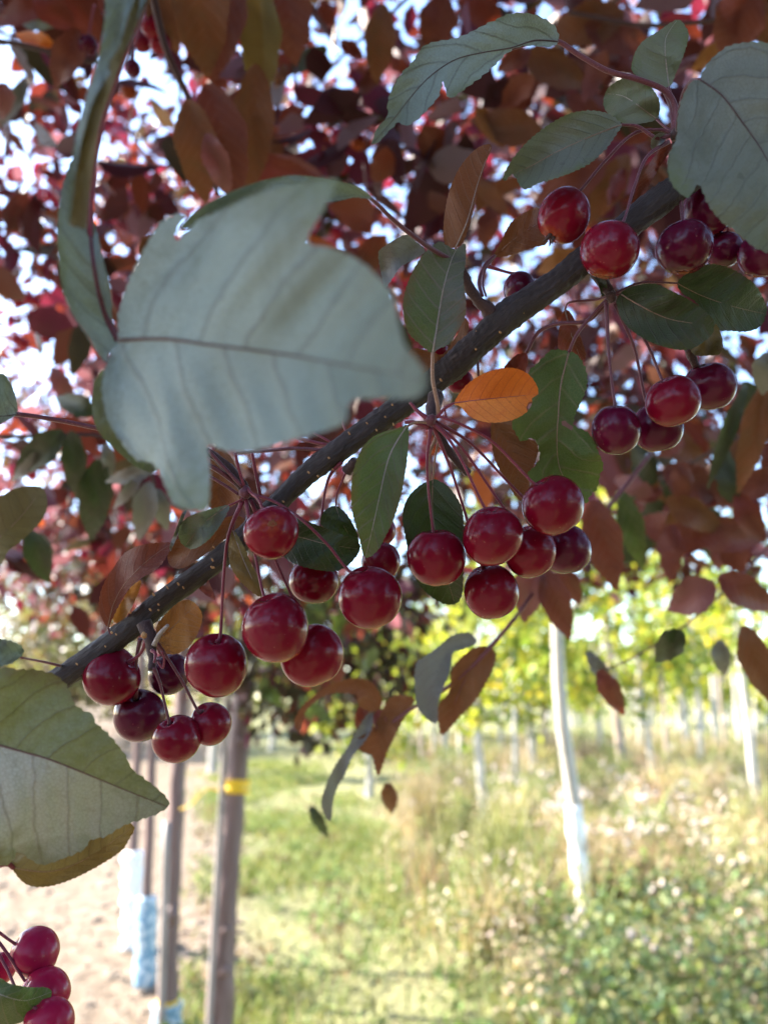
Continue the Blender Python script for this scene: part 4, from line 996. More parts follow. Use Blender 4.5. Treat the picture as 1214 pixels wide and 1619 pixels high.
# leaves of the fruiting branch, upper right first
B = BR
leaf(B, 'pale', [(882, 66), (879, 45), (862, 31), (840, 22), (806, 22), (767, 39), (725, 59), (683, 67), (666, 77), (652, 98), (636, 115), (622, 137), (613, 160), (613, 182), (604, 194), (594, 207), (588, 228), (599, 224), (615, 207), (630, 193), (641, 199), (654, 192), (664, 185), (680, 168), (694, 151), (697, 138), (700, 128), (705, 144), (708, 154), (717, 153), (739, 137), (762, 120), (790, 95), (806, 80), (829, 72), (868, 74)],
     [(882, 66), (845, 64), (806, 76), (725, 92), (670, 130), (625, 185), (590, 226)], .252, .222, fold=.004, curl=.006, stalk=[(806, 77), (845, 66), (880, 65), (915, 87), (960, 112), (1010, 126), (1050, 143), (1066, 168), (1068, 205)], sd=.256, sr=(7, 10), mr=3, mrib=ST_DARK, label='large grey green drooping leaf with a torn notch', tooth_len=16, teeth=2.2, stalk_mat=ST_PURPLE)
leaf(B, 'paleg', [(1057, 137), (1031, 129), (1000, 115), (1001, 90), (1014, 67), (1039, 50), (1070, 31), (1083, 42), (1088, 56), (1081, 84), (1067, 118)], [(1057, 137), (1052, 95), (1052, 60), (1069, 33)], .262, .272, stalk=[(1057, 137), (1062, 155), (1066, 175)], sd=.258, teeth=1)
leaf(B, 'paleg', [(1042, 179), (1041, 157), (1025, 134), (1005, 124), (989, 122), (966, 134), (955, 151), (955, 171), (972, 190), (1000, 196), (1025, 193), (1036, 189)], [(1037, 188), (1010, 168), (985, 152), (958, 148)], .259, .268, stalk=[(1037, 188), (1050, 200), (1064, 209)], sd=.256, teeth=.7, sr=(3.5, 4.5))
leaf(B, 'greyg', [(982, 197), (965, 182), (940, 175), (905, 178), (874, 193), (840, 218), (815, 245), (800, 268), (795, 284), (799, 285), (808, 276), (815, 281), (822, 294), (832, 299), (850, 290), (874, 283), (905, 272), (935, 256), (960, 232), (975, 210)], [(982, 197), (930, 217), (874, 243), (840, 262), (808, 276)], .253, .243, fold=.007, stalk=[(982, 197), (1008, 200), (1036, 218), (1058, 215)], sd=.255, sr=(4, 7), mrib=ST_TAN, teeth=1.8, label='pale green leaf with a bent greener tip')
leaf(B, 'grey', [(1048, 210), (1038, 212), (1029, 222), (1030, 236), (1044, 228), (1054, 218)], [(1054, 214), (1042, 219), (1031, 232)], .258, .262, mrib=None, teeth=.5)
leaf(B, 'greyg', [(1106, 126), (1094, 128), (1085, 140), (1076, 160), (1070, 190), (1069, 218), (1057, 244), (1055, 269), (1062, 291), (1076, 307), (1088, 312), (1096, 300), (1103, 291), (1110, 302), (1120, 325), (1138, 348), (1160, 365), (1182, 383), (1200, 395), (1235, 400), (1275, 370), (1300, 300), (1300, 170), (1262, 96), (1214, 68), (1160, 70), (1135, 84), (1118, 100), (1107, 120)],
     [(1106, 126), (1140, 150), (1172, 192), (1205, 240), (1240, 310), (1262, 385)], .212, .196, fold=.007, curl=.003, grid=9, stalk=[(1106, 126), (1092, 128), (1080, 146), (1072, 180), (1069, 206)], sd=.252, sr=(6, 5), mrib=ST_DARK, mr=3.4, teeth=2, tooth_len=14, label='broad grey green leaf folded along its midrib')
leaf(B, 'dark', [(1070, 448), (1087, 431), (1106, 420), (1126, 418), (1151, 423), (1176, 437), (1196, 454), (1210, 482), (1210, 498), (1202, 515), (1182, 524), (1154, 523), (1134, 521), (1115, 500), (1098, 476), (1080, 465)], [(1070, 448), (1110, 468), (1160, 485), (1208, 496)], .264, .272, fold=.004, stalk=[(1070, 448), (1045, 447), (1008, 448), (972, 464)], sd=.257, sr=(3, 4.5), mrib=ST_TAN, mr=1.6, teeth=1.2)
leaf(B, 'goldol', [(1090, 550), (1112, 540), (1126, 526), (1130, 512), (1138, 525), (1142, 545), (1137, 560), (1120, 562), (1100, 562)], [(1090, 555), (1115, 552), (1138, 530)], .258, .262, mrib=None, teeth=.6)
leaf(B, 'darkg', [(975, 473), (986, 459), (1006, 451), (1034, 449), (1059, 459), (1087, 473), (1112, 490), (1127, 507), (1126, 526), (1112, 540), (1090, 552), (1064, 552), (1031, 542), (1000, 524), (982, 504), (975, 484)], [(982, 466), (1015, 485), (1060, 505), (1127, 515)], .254, .246, fold=.004, stalk=[(982, 466), (975, 466), (968, 470)], sd=.256, mrib=ST_TAN, mr=2.6, teeth=.8, label='dark green leaf with a greyer lower half')
leaf(B, 'rust', [(717, 392), (703, 385), (701, 354), (708, 310), (722, 273), (742, 245), (762, 230), (777, 231), (767, 259), (759, 287), (750, 326), (742, 354), (732, 382)], [(720, 392), (738, 350), (755, 290), (775, 233)], .257, .266, fold=-.004, twist=.006, mrib=ST_PALE, mr=2.4, stalk=[(720, 392), (726, 410), (732, 430)], sd=.258, teeth=.8, label='upright rust brown leaf')
leaf(B, 'rust', [(781, 406), (792, 382), (806, 354), (826, 338), (851, 328), (860, 345), (862, 366), (864, 385), (840, 392), (812, 402)], [(783, 405), (810, 380), (862, 345)], .270, .275, stalk=[(783, 405), (768, 424), (763, 448), (768, 468)], sd=.259, mrib=ST_TAN, teeth=1)
leaf(B, 'grey', [(641, 371), (610, 388), (598, 402), (605, 444), (609, 455), (622, 438), (633, 422), (658, 408), (672, 396), (655, 380)], [(672, 398), (640, 400), (606, 430)], .264, .258, mrib=None, teeth=1)
leaf(B, 'rust', [(683, 556), (700, 560), (722, 530), (734, 503), (741, 520), (722, 552), (695, 582), (655, 606), (640, 580), (650, 552)], [(730, 508), (700, 558), (650, 595)], .272, .268, mrib=None, teeth=.8)
leaf(B, 'greenm', [(683, 558), (665, 545), (645, 525), (637, 489), (641, 458), (655, 424), (672, 399), (694, 382), (706, 388), (720, 394), (735, 385), (736, 410), (732, 438), (736, 472), (736, 495), (730, 512), (711, 542), (692, 552)], [(684, 557), (690, 520), (700, 460), (712, 415), (721, 395)], .245, .252, fold=.005, stalk=[(684, 557), (684, 600), (692, 640), (693, 660)], sd=.250, sr=(6, 8), mrib=ST_PALE, mr=3.6, stalk_mat=ST_TAN, teeth=1.1, label='green leaf flushed mauve along its midrib')
leaf(B, 'dkred', [(832, 558), (815, 562), (797, 580), (800, 590), (826, 594), (832, 580)], [(832, 558), (812, 585)], .268, .272, mrib=None, teeth=.5, stalk=[(832, 558), (850, 526), (880, 512), (926, 508), (952, 486), (964, 470)], sd=.257, sr=(6, 7))
leaf(B, 'rustp', [(893, 490), (885, 510), (882, 550), (895, 565), (915, 570), (926, 565), (920, 540), (905, 500)], [(893, 490), (903, 530), (918, 568)], .274, .28, mrib=ST_PALE, teeth=.5, stalk=[(893, 490), (900, 478), (940, 474), (962, 468)], sd=.258, sr=(3, 5))
leaf(B, 'rustp', [(1064, 230), (1050, 228), (1025, 260), (1005, 300), (996, 335), (1010, 325), (1030, 285), (1055, 245)], [(1062, 229), (1040, 262), (1000, 330)], .264, .272, mrib=ST_PURPLE, teeth=.5)
leaf(B, 'orange', [(718, 637), (734, 612), (756, 595), (784, 584), (812, 582), (834, 591), (848, 609), (850, 623), (841, 629), (840, 640), (829, 654), (806, 665), (773, 668), (745, 660), (728, 643)], [(718, 637), (760, 632), (800, 628), (846, 624)], .247, .243, fold=.005, stalk=[(718, 637), (704, 645), (690, 660)], sd=.249, stalk_mat=ST_RED, sr=(4, 6), mrib=ST_RED, mr=2.0, teeth=.7, ripple=.0005, label='bright orange leaf with a grey scar at its tip')
leaf(B, 'bitten', [(900, 556), (884, 553), (869, 555), (852, 572), (835, 589), (845, 604), (840, 625), (825, 650), (809, 668), (815, 685), (823, 697), (833, 695), (842, 692), (850, 704), (853, 722), (845, 738), (834, 747), (840, 760), (848, 775), (880, 790), (916, 790), (926, 797), (932, 784), (943, 772), (948, 750), (953, 736), (944, 711), (937, 693), (922, 680), (906, 672), (910, 652), (918, 636), (927, 611), (926, 586), (913, 562)],
     [(899, 557), (886, 610), (882, 660), (880, 700), (886, 745), (915, 790)], .262, .262, fold=.004, stalk=[(899, 557), (912, 528), (938, 496), (962, 470)], sd=.257, sr=(5, 6), mrib=ST_TAN, mr=2.6, hole=[(887, 666), (893, 665), (899, 671), (906, 674), (903, 681), (896, 676), (888, 672)], teeth=2.2, tooth_len=11, label='veined green leaf bitten through in two places')
leaf(B, 'rust', [(778, 660), (808, 662), (825, 690), (846, 698), (850, 715), (842, 740), (836, 765), (832, 795), (815, 785), (800, 760), (780, 720)], [(780, 662), (805, 710), (828, 785)], .276, .282, mrib=None, teeth=1)
leaf(B, 'green', [(645, 674), (632, 676), (594, 688), (572, 710), (560, 741), (555, 774), (557, 808), (566, 842), (577, 881), (597, 870), (608, 850), (622, 822), (633, 786), (640, 752), (645, 710)], [(641, 676), (616, 720), (601, 780), (590, 830), (578, 880)], .247, .238, fold=.004, stalk=[(641, 676), (656, 668), (678, 668)], sd=.249, sr=(4, 5), stalk_mat=ST_TAN, mrib=ST_PALE, mr=2.8, teeth=1.1, label='hanging green leaf with an orange edge')
leaf(B, 'dark', [(683, 758), (659, 771), (642, 792), (636, 819), (642, 854), (650, 899), (668, 931), (695, 952), (719, 955), (730, 940), (732, 907), (733, 833), (728, 798), (710, 771), (695, 761)], [(684, 758), (684, 810), (695, 870), (718, 952)], .266, .270, stalk=[(684, 758), (687, 730), (692, 692), (684, 668)], sd=.252, stalk_mat=ST_TAN, mrib=ST_TAN, mr=1.6, teeth=1.1)
leaf(B, 'dark', [(531, 800), (513, 808), (507, 828), (524, 842), (546, 864), (566, 870), (566, 846), (560, 833), (549, 814)], [(531, 800), (540, 825), (565, 868)], .268, .27, mrib=ST_TAN, mr=1.4, stalk=[(531, 800), (533, 780), (545, 752), (557, 732)], sd=.262, stalk_mat=ST_RED, teeth=.8)
leaf(B, 'dark', [(455, 832), (468, 819), (496, 828), (538, 844), (566, 856), (568, 872), (552, 892), (530, 903), (496, 900), (468, 892), (451, 882), (440, 860)], [(448, 845), (478, 850), (515, 860), (566, 868)], .262, .258, fold=.005, mrib=ST_TAN, mr=1.5, teeth=1, stalk=[(448, 845), (430, 825), (402, 790)], sd=.256)
leaf(B, 'brolive', [(369, 839), (362, 861), (364, 892), (381, 920), (412, 944), (412, 920), (398, 892), (384, 861)], [(369, 839), (385, 885), (412, 943)], .254, .250, fold=-.003, mrib=ST_PALE, mr=2, teeth=1, stalk=[(369, 839), (372, 815), (384, 785)], sd=.256)
leaf(B, 'rustp', [(171, 992), (160, 974), (157, 952), (164, 924), (181, 896), (198, 874), (226, 861), (271, 858), (268, 872), (255, 893), (240, 905), (220, 916), (201, 935), (187, 960), (176, 983)], [(171, 991), (180, 955), (200, 920), (235, 885), (270, 860)], .262, .250, fold=.003, twist=-.005, mrib=ST_TAN, mr=2, teeth=1, stalk=[(171, 991), (174, 1000), (180, 1008)], sd=.262, label='arching rust red leaf above the branch')
leaf(B, 'gold', [(185, 985), (178, 975), (190, 955), (206, 930), (224, 918), (214, 950), (200, 975)], [(182, 984), (200, 950), (222, 920)], .27, .27, mrib=None, teeth=.5)
leaf(B, 'rust', [(268, 865), (285, 850), (330, 830), (370, 815), (385, 828), (330, 872), (290, 898), (268, 892)], [(380, 822), (330, 850), (270, 880)], .276, .27, mrib=None, teeth=.6)
leaf(B, 'paleg', [(362, 799), (336, 804), (297, 818), (283, 837), (286, 857), (302, 868), (322, 860), (342, 840), (358, 814)], [(362, 799), (325, 825), (294, 862)], .253, .246, mrib=ST_TAN, mr=1.8, teeth=.8, stalk=[(362, 799), (372, 795), (386, 788)], sd=.253, stalk_mat=ST_RED)
leaf(B, 'grey', [(296, 806), (290, 822), (282, 845), (272, 868), (270, 872), (269, 862), (278, 838), (288, 812)], [(295, 808), (280, 840), (270, 870)], .25, .25, mrib=None, teeth=.3)
leaf(B, 'gold', [(248, 1008), (248, 991), (257, 977), (279, 955), (296, 948), (310, 955), (320, 972), (316, 994), (302, 1019), (282, 1033), (262, 1033), (248, 1022)], [(248, 1012), (270, 995), (295, 970), (315, 956)], .262, .268, mrib=ST_TAN, mr=1.8, teeth=.6, label='rounded golden brown leaf below the branch')
leaf(B, 'mauve', [(312, 925), (325, 912), (335, 930), (341, 948), (325, 940)], [(314, 922), (340, 947)], .272, .272, mrib=None, teeth=.4)
leaf(B, 'rust', [(335, 720), (350, 708), (372, 735), (378, 790), (345, 806), (328, 790)], [(352, 710), (350, 760), (342, 802)], .272, .27, mrib=None, teeth=.8)
leaf(B, 'dark', [(938, 432), (945, 448), (952, 470), (960, 462), (958, 445), (950, 436)], [(942, 434), (955, 465)], .262, .262, mrib=None, teeth=.4)

# ------------------------------------------------------------------ shoots nearer to the lens
S1 = empty('leafy_shoot', P(187, 540, .17), label='overhanging shoot at the left with the big pale blurred leaf across the branch', cat='shoot')
leaf(S1, 'pale', [(188, 540), (187, 505), (195, 470), (210, 430), (228, 395), (245, 365), (262, 345), (284, 338), (296, 340), (285, 352), (276, 380), (290, 372), (315, 348), (345, 335), (400, 310), (460, 292), (531, 283), (528, 300), (508, 338), (486, 382), (520, 391), (560, 407), (600, 440), (622, 470), (630, 510), (640, 545), (660, 570), (676, 600), (660, 628), (610, 630), (562, 632), (550, 645), (545, 668), (505, 684), (435, 704), (395, 713), (355, 712), (330, 704), (332, 750), (328, 803), (300, 806), (275, 798), (262, 770), (245, 735), (215, 725), (190, 695), (170, 660), (162, 620), (165, 590), (176, 558)],
     [(188, 538), (260, 536), (330, 545), (450, 560), (560, 580), (674, 600)], .163, .106, fold=.006, curl=.002, grid=11, ripple=.0022, mrib=ST_DARK, mr=7, teeth=2.5, tooth_len=16, label='big pale lobed leaf close to the lens')
leaf(S1, 'pale', [(586, 314), (578, 302), (560, 293), (520, 283), (460, 277), (400, 290), (340, 315), (300, 342), (288, 362), (330, 352), (400, 332), (470, 328), (540, 316), (562, 312)], [(586, 314), (520, 298), (440, 300), (360, 325), (292, 360)], .20, .172, mrib=None, teeth=.8, stalk=[(562, 308), (586, 314), (622, 348), (660, 378), (690, 398), (728, 420)], sd=.256, sr=(6, 9), stalk_mat=ST_PURPLE)
leaf(S1, 'rust', [(222, 380), (232, 372), (248, 370), (240, 390), (226, 408), (219, 396)], [(244, 372), (224, 402)], .175, .175, mrib=None, teeth=1.2)
leaf(S1, 'pale', [(187, 540), (178, 505), (176, 460), (166, 420), (156, 375), (148, 345), (140, 315), (130, 262), (118, 250), (106, 272), (97, 305), (92, 350), (92, 400), (98, 450), (115, 495), (140, 535), (165, 571), (173, 560)], [(187, 540), (165, 490), (151, 430), (144, 380), (136, 300), (122, 255)], .172, .178, fold=.010, mrib=ST_PURPLE, mr=12, teeth=1.6, tooth_len=16, stalk=[(187, 540), (164, 490), (150, 430), (143, 375), (146, 300), (152, 240), (170, 165), (196, 90), (226, 10), (250, -60)], sd=.168, sr=(9, 10), stalk_mat=ST_RED, label='pale channelled leaf behind its purple midrib')
leaf(S1, 'goldol', [(232, -40), (205, 20), (190, 70), (168, 105), (146, 140), (126, 215), (115, 280), (109, 330), (111, 355), (124, 359), (137, 359), (141, 320), (149, 260), (158, 200), (181, 130), (208, 60), (240, -10), (250, -40)], [(240, -40), (198, 85), (165, 165), (140, 250), (124, 357)], .155, .150, fold=.002, twist=.004, mrib=None, teeth=1.2, tooth_len=14, label='narrow olive gold edge of a folded leaf')
leaf(S1, 'pale', [(172, -50), (166, 30), (155, 90), (140, 140), (120, 215), (110, 285), (106, 340), (111, 352), (117, 300), (128, 230), (148, 158), (180, 108), (205, 70), (222, 20), (240, -30), (238, -50)], [(205, -50), (190, 30), (160, 110), (130, 190), (108, 345)], .158, .148, fold=.003, mrib=None, teeth=1.0, tooth_len=14)
leaf(S1, 'paleg', [(168, 588), (152, 598), (146, 630), (148, 662), (158, 685), (180, 708), (222, 742), (250, 740), (230, 690), (200, 640)], [(180, 590), (165, 650), (230, 738)], .188, .19, mrib=None, teeth=.8)
px_tube('stem', [(240, -70), (300, -170), (420, -260)], .168, .2, 6, 8, ST_DARK, S1, 10)

S2 = empty('leafy_shoot', P(0, 1180, .19), label='low shoot at the left edge with a two toned olive and grey leaf', cat='shoot')
leaf(S2, 'olive', [(-60, 1085), (0, 1056), (28, 1059), (56, 1059), (87, 1067), (106, 1084), (118, 1112), (132, 1124), (146, 1129), (151, 1142), (168, 1157), (196, 1190), (210, 1216), (238, 1238), (263, 1260), (266, 1276), (238, 1291), (196, 1305), (168, 1322), (143, 1328), (134, 1342), (98, 1358), (64, 1367), (31, 1347), (17, 1364), (0, 1368), (-60, 1350)], [(-60, 1150), (0, 1178), (70, 1198), (140, 1225), (205, 1252), (266, 1276)], .190, .212, fold=-.007, curl=.003, grid=8, mrib=ST_PURPLE, mr=3.4, teeth=2.4, tooth_len=15, stalk=[(-60, 1150), (-110, 1130), (-160, 1090)], sd=.19, sr=(6, 7), label='two toned leaf, olive above and grey below its midrib')
leaf(S2, 'brolive', [(20, 1374), (42, 1398), (73, 1402), (112, 1391), (151, 1372), (190, 1347), (204, 1328), (212, 1306), (180, 1292), (140, 1300), (84, 1315), (30, 1325), (8, 1345)], [(22, 1372), (80, 1378), (140, 1356), (210, 1308)], .216, .226, fold=.003, mrib=ST_TAN, mr=1.8, teeth=1.2, stalk=[(22, 1372), (10, 1366), (-30, 1375), (-90, 1380)], sd=.21, sr=(8, 9), stalk_mat=ST_RED)
leaf(S2, 'pale', [(-50, 1012), (0, 1010), (28, 1017), (38, 1030), (28, 1042), (8, 1052), (-50, 1056)], [(34, 1034), (0, 1032), (-50, 1034)], .212, .205, mrib=None, teeth=1.5, stalk=[(34, 1040), (62, 1045), (98, 1053)], sd=.262, sr=(3.5, 4.5), stalk_mat=ST_RED)
px_tube('stem', [(-90, 1385), (-120, 1250), (-160, 1090), (-210, 950)], .2, .19, 7, 8, ST_DARK, S2, 10)
S3 = empty('leafy_shoot', P(0, 640, .22), label='blue grey leaf at the left edge with its purple stalk reaching the big leaf', cat='shoot')
leaf(S3, 'pale', [(-60, 592), (0, 590), (16, 604), (26, 630), (27, 653), (10, 666), (-20, 678), (-60, 690)], [(27, 655), (0, 658), (-60, 650)], .222, .215, mrib=ST_DARK, mr=2.4, teeth=.8, stalk=[(0, 658), (27, 655), (90, 664), (165, 680), (250, 704), (330, 735), (384, 772)], sd=.256, sr=(7, 8))
S4 = empty('leafy_shoot', P(0, 1560, .225), label='green leaf at the lower left corner lying over bright crabapples', cat='shoot')
leaf(S4, 'bitten', [(-40, 1540), (0, 1546), (16, 1555), (49, 1561), (71, 1561), (82, 1567), (78, 1583), (63, 1598), (41, 1613), (25, 1619), (-10, 1622), (-40, 1615)], [(-40, 1560), (0, 1572), (40, 1582), (82, 1568)], .222, .228, fold=-.004, mrib=ST_PALE, mr=1.4, teeth=.6, stalk=[(-40, 1560), (-70, 1530), (-90, 1490)], sd=.235)
px_tube('stem', [(-40, 1440), (-70, 1480), (-110, 1530), (-150, 1600)], .245, .24, 6, 7, ST_DARK, S4, 10)
S5 = empty('leafy_shoot', P(0, 880, .34), label='slightly blurred brownish olive leaf curling in at the left edge', cat='shoot')
leaf(S5, 'goldol', [(-40, 792), (0, 785), (28, 771), (62, 769), (73, 781), (75, 804), (64, 826), (36, 854), (14, 871), (0, 896), (-40, 930)], [(-40, 880), (0, 850), (40, 810), (66, 772)], .345, .36, mrib=ST_TAN, mr=1.5, teeth=.8, stalk=[(-40, 880), (-80, 910), (-120, 920)], sd=.34)

# ------------------------------------------------------------------ middle distance: blurred twigs
def lens(cx, cy, L, W, ang, lob=0.0, n=10):
    """outline and midrib of a leaf whose tip points along ang (degrees, 0 = right, 90 = down)"""
    a = math.radians(ang); ux, uy = math.cos(a), math.sin(a); up = []; dn = []
    for i in range(n + 1):
        t = i / n; w = W / 2 * math.sin(math.pi * t ** .8) ** .85 if 0 < i < n else 0
        w1 = w * (1 + lob * math.sin(t * 19)); w2 = w * (1 + lob * math.sin(t * 17 + 2))
        s = (t - .5) * L
        up.append((cx + ux * s + uy * w1, cy + uy * s - ux * w1)); dn.append((cx + ux * s - uy * w2, cy + uy * s + ux * w2))
    return up + dn[-2:0:-1], [(cx - ux * L / 2, cy - uy * L / 2), (cx + uy * 4, cy - ux * 4), (cx + ux * L / 2, cy + uy * L / 2)]
def mleaf(par, mat, cx, cy, L, W, ang, d, tilt=.03, **k):
    po, mi = lens(cx, cy, L, W, ang, k.pop('lob', .06))
    kw = dict(fold=.010, curl=.010, grid=11, mrib=None, teeth=1.4, tooth_len=13, ripple=.002); kw.update(k)
    return leaf(par, mat, po, mi, d, d + tilt, **kw)
S6 = empty('leafy_twig', P(300, 160, .52), label='blurred twig of large hanging rust leaves at the upper left', cat='twig')
px_tube('stem', [(235, -40), (262, 75), (300, 160), (322, 240), (345, 310)], .50, .56, 6, 3.5, ST_DARK, S6, 8)
for a in [('rust', 318, 20, 210, 92, 84, .50), ('rustp', 352, 40, 190, 70, 100, .53), ('brolive', 412, 70, 190, 66, 88, .55), ('rustp', 455, 30, 150, 78, 80, .60),
          ('rust', 312, 240, 170, 66, 80, .50), ('rustp', 352, 228, 200, 84, 76, .52), ('rust', 400, 205, 210, 66, 92, .55), ('mauve', 345, 262, 110, 40, 70, .49), ('dkred', 428, 268, 150, 50, 10, .62),
          ('rust', 262, 30, 120, 50, 70, .56), ('mauve', 470, 270, 110, 40, 20, .66)]:
    mleaf(S6, *a)
S7 = empty('leafy_twig', P(60, 60, .6), label='blurred dark red twig with an orange leaf in the upper left corner', cat='twig')
px_tube('stem', [(-30, 60), (40, 72), (110, 90), (160, 100)], .6, .62, 4, 3, ST_DARK, S7, 8)
for a in [('dkred', 45, 10, 130, 50, 150, .60), ('orange', 55, 62, 64, 26, 195, .62), ('rustp', 105, 92, 100, 54, 110, .60), ('dkred', 130, 15, 120, 60, 60, .63), ('olive', 60, 36, 60, 26, 10, .66), ('dkred', 88, 20, 90, 46, 40, .58), ('grey', 20, 165, 90, 30, 120, .8), ('mauve', 4, 160, 60, 40, 90, .6)]:
    mleaf(S7, *a)
S8 = empty('leafy_twig', P(820, 970, .42), label='drooping twig of grey and rust leaves below the central fruit', cat='twig')
px_tube('stem', [(1030, 715), (960, 804), (861, 914), (813, 978), (785, 1010), (770, 1025)], .56, .44, 3.4, 2.6, ST_PURPLE, S8, 8)
px_tube('stem', [(813, 978), (760, 1040), (700, 1092), (655, 1118), (610, 1150)], .42, .45, 3.2, 2.6, ST_PURPLE, S8, 8)
leaf(S8, 'grey', [(753, 1016), (745, 1002), (733, 1000), (712, 1006), (693, 1022), (668, 1040), (657, 1052), (656, 1092), (664, 1125), (690, 1144), (693, 1108), (710, 1065), (716, 1032), (730, 1028)], [(752, 1014), (715, 1024), (690, 1070), (688, 1140)], .43, .40, mrib=None, grid=9, label='grey leaf bending downwards')
leaf(S8, 'rust', [(779, 1026), (759, 1022), (740, 1030), (716, 1055), (710, 1092), (693, 1115), (693, 1144), (700, 1162), (726, 1134), (756, 1101), (782, 1048)], [(775, 1024), (735, 1075), (700, 1158)], .43, .44, mrib=ST_PURPLE, mr=3, grid=9)
leaf(S8, 'rust', [(466, 1138), (486, 1108), (525, 1082), (565, 1072), (591, 1082), (604, 1108), (598, 1122), (585, 1125), (567, 1115), (561, 1098), (519, 1098), (486, 1121), (474, 1157)], [(602, 1118), (575, 1086), (520, 1090), (470, 1148)], .45, .43, mrib=None, grid=9, label='rust leaf curled over like a hook')
leaf(S8, 'rust', [(655, 1104), (618, 1102), (596, 1140), (578, 1160), (556, 1176), (575, 1190), (588, 1196), (598, 1226), (612, 1190), (626, 1160), (641, 1131)], [(650, 1106), (615, 1140), (590, 1205)], .455, .45, mrib=None, grid=9)
leaf(S8, 'rustp', [(572, 1112), (592, 1126), (588, 1150), (572, 1160), (560, 1140)], [(575, 1114), (572, 1158)], .46, .46, mrib=None, grid=9)
leaf(S8, 'grey', [(588, 1122), (562, 1158), (548, 1184), (530, 1210), (516, 1240), (508, 1273), (522, 1299), (529, 1256), (546, 1223), (557, 1197), (585, 1158)], [(588, 1124), (550, 1190), (522, 1296)], .45, .44, mrib=None, grid=9, label='narrow blue grey hanging leaf')
leaf(S8, 'mauve', [(600, 1120), (610, 1135), (608, 1168), (596, 1160), (590, 1136)], [(602, 1122), (602, 1165)], .455, .455, mrib=None, grid=9)
for a in [('mauve', 836, 935, 100, 52, 100, .50), ('rustp', 880, 955, 120, 48, 70, .50), ('rustp', 900, 925, 70, 36, 60, .52), ('rustp', 955, 862, 150, 62, 75, .52), ('bitten', 1000, 840, 130, 40, 75, .62), ('rust', 616, 1262, 50, 26, 80, .6), ('darkg', 505, 1300, 60, 20, 60, .8)]:
    mleaf(S8, *a)
S9 = empty('leafy_twig', P(1100, 960, .5), label='blurred brown and purple leaves dangling at the lower right', cat='twig')
px_tube('stem', [(1230, 850), (1150, 930), (1080, 990), (1000, 1040), (950, 1060)], .66, .58, 2.2, 1.2, ST_PURPLE, S9, 8)
for a in [('dark', 1057, 1022, 66, 44, 130, .46), ('mauve', 1092, 944, 86, 60, 150, .50), ('rustp', 1182, 938, 110, 50, 30, .50), ('rust', 1196, 1050, 130, 50, 70, .50), ('grey', 950, 1062, 80, 24, 55, .58), ('rustp', 966, 1095, 84, 34, 60, .55), ('grey', 1140, 1040, 60, 30, 80, .62), ('rust', 1100, 815, 110, 46, 30, .62), ('rustp', 1150, 850, 120, 50, 5, .64), ('dkred', 1185, 820, 90, 44, 60, .6),
          ('rustp', 1190, 770, 110, 44, 150, .62), ('rust', 1150, 745, 100, 46, 110, .66), ('rustp', 1100, 770, 120, 60, 30, .66), ('rust', 1190, 690, 190, 46, 105, .50), ('darkg', 1148, 690, 180, 26, 110, .56), ('grey', 1210, 590, 70, 46, 100, .42), ('rustp', 1060, 840, 120, 60, 200, .7), ('rust', 1010, 745, 130, 40, 50, .7)]:
    mleaf(S9, *a)
S10 = empty('leafy_twig', P(120, 720, .55), label='blurred twig of dark olive leaves below the left edge stalk', cat='twig')
px_tube('stem', [(-20, 690), (70, 690), (160, 690), (230, 730), (250, 800)], .55, .56, 3.5, 2.5, ST_DARK, S10, 8)
for a in [('darkg', 62, 715, 104, 48, 140, .55), ('grey', 48, 735, 80, 24, 140, .56), ('darkg', 118, 735, 110, 40, 85, .55), ('dark', 150, 790, 130, 56, 95, .56), ('dark', 62, 880, 90, 44, 70, .58), ('greyg', 70, 878, 70, 30, 80, .6), ('grey', 205, 752, 80, 26, 165, .50), ('grey', 202, 778, 70, 20, 130, .50), ('grey', 228, 808, 96, 40, 100, .50), ('grey', 256, 806, 70, 30, 75, .51), ('grey', 172, 730, 60, 22, 80, .55), ('dark', 120, 640, 70, 36, 200, .6), ('mauve', 100, 612, 70, 30, 60, .62)]:
    mleaf(S10, *a)
S11 = empty('leafy_twig', P(1150, 80, .6), label='blurred rust leaves hanging in the upper right corner', cat='twig')
px_tube('stem', [(1260, 20), (1150, 30), (1020, 40), (900, 20)], .62, .7, 4, 3, ST_DARK, S11, 8)
for a in [('rustp', 1165, 40, 130, 80, 110, .52), ('rust', 1205, 20, 130, 70, 80, .55), ('rust', 925, 40, 130, 70, 160, .7), ('rustp', 980, 60, 120, 60, 20, .7), ('rust', 880, 110, 120, 60, 30, .75), ('gold', 1120, 90, 70, 30, 140, .7), ('rust', 800, 200, 120, 60, 190, .72), ('rustp', 900, 290, 130, 60, 150, .6), ('rust', 960, 300, 130, 50, 120, .62), ('rust', 1130, 390, 120, 40, 160, .6), ('dkred', 760, 10, 110, 60, 60, .8), ('rustp', 690, 40, 100, 60, 100, .8), ('rust', 600, 70, 130, 50, 95, .7)]:
    mleaf(S11, *a)

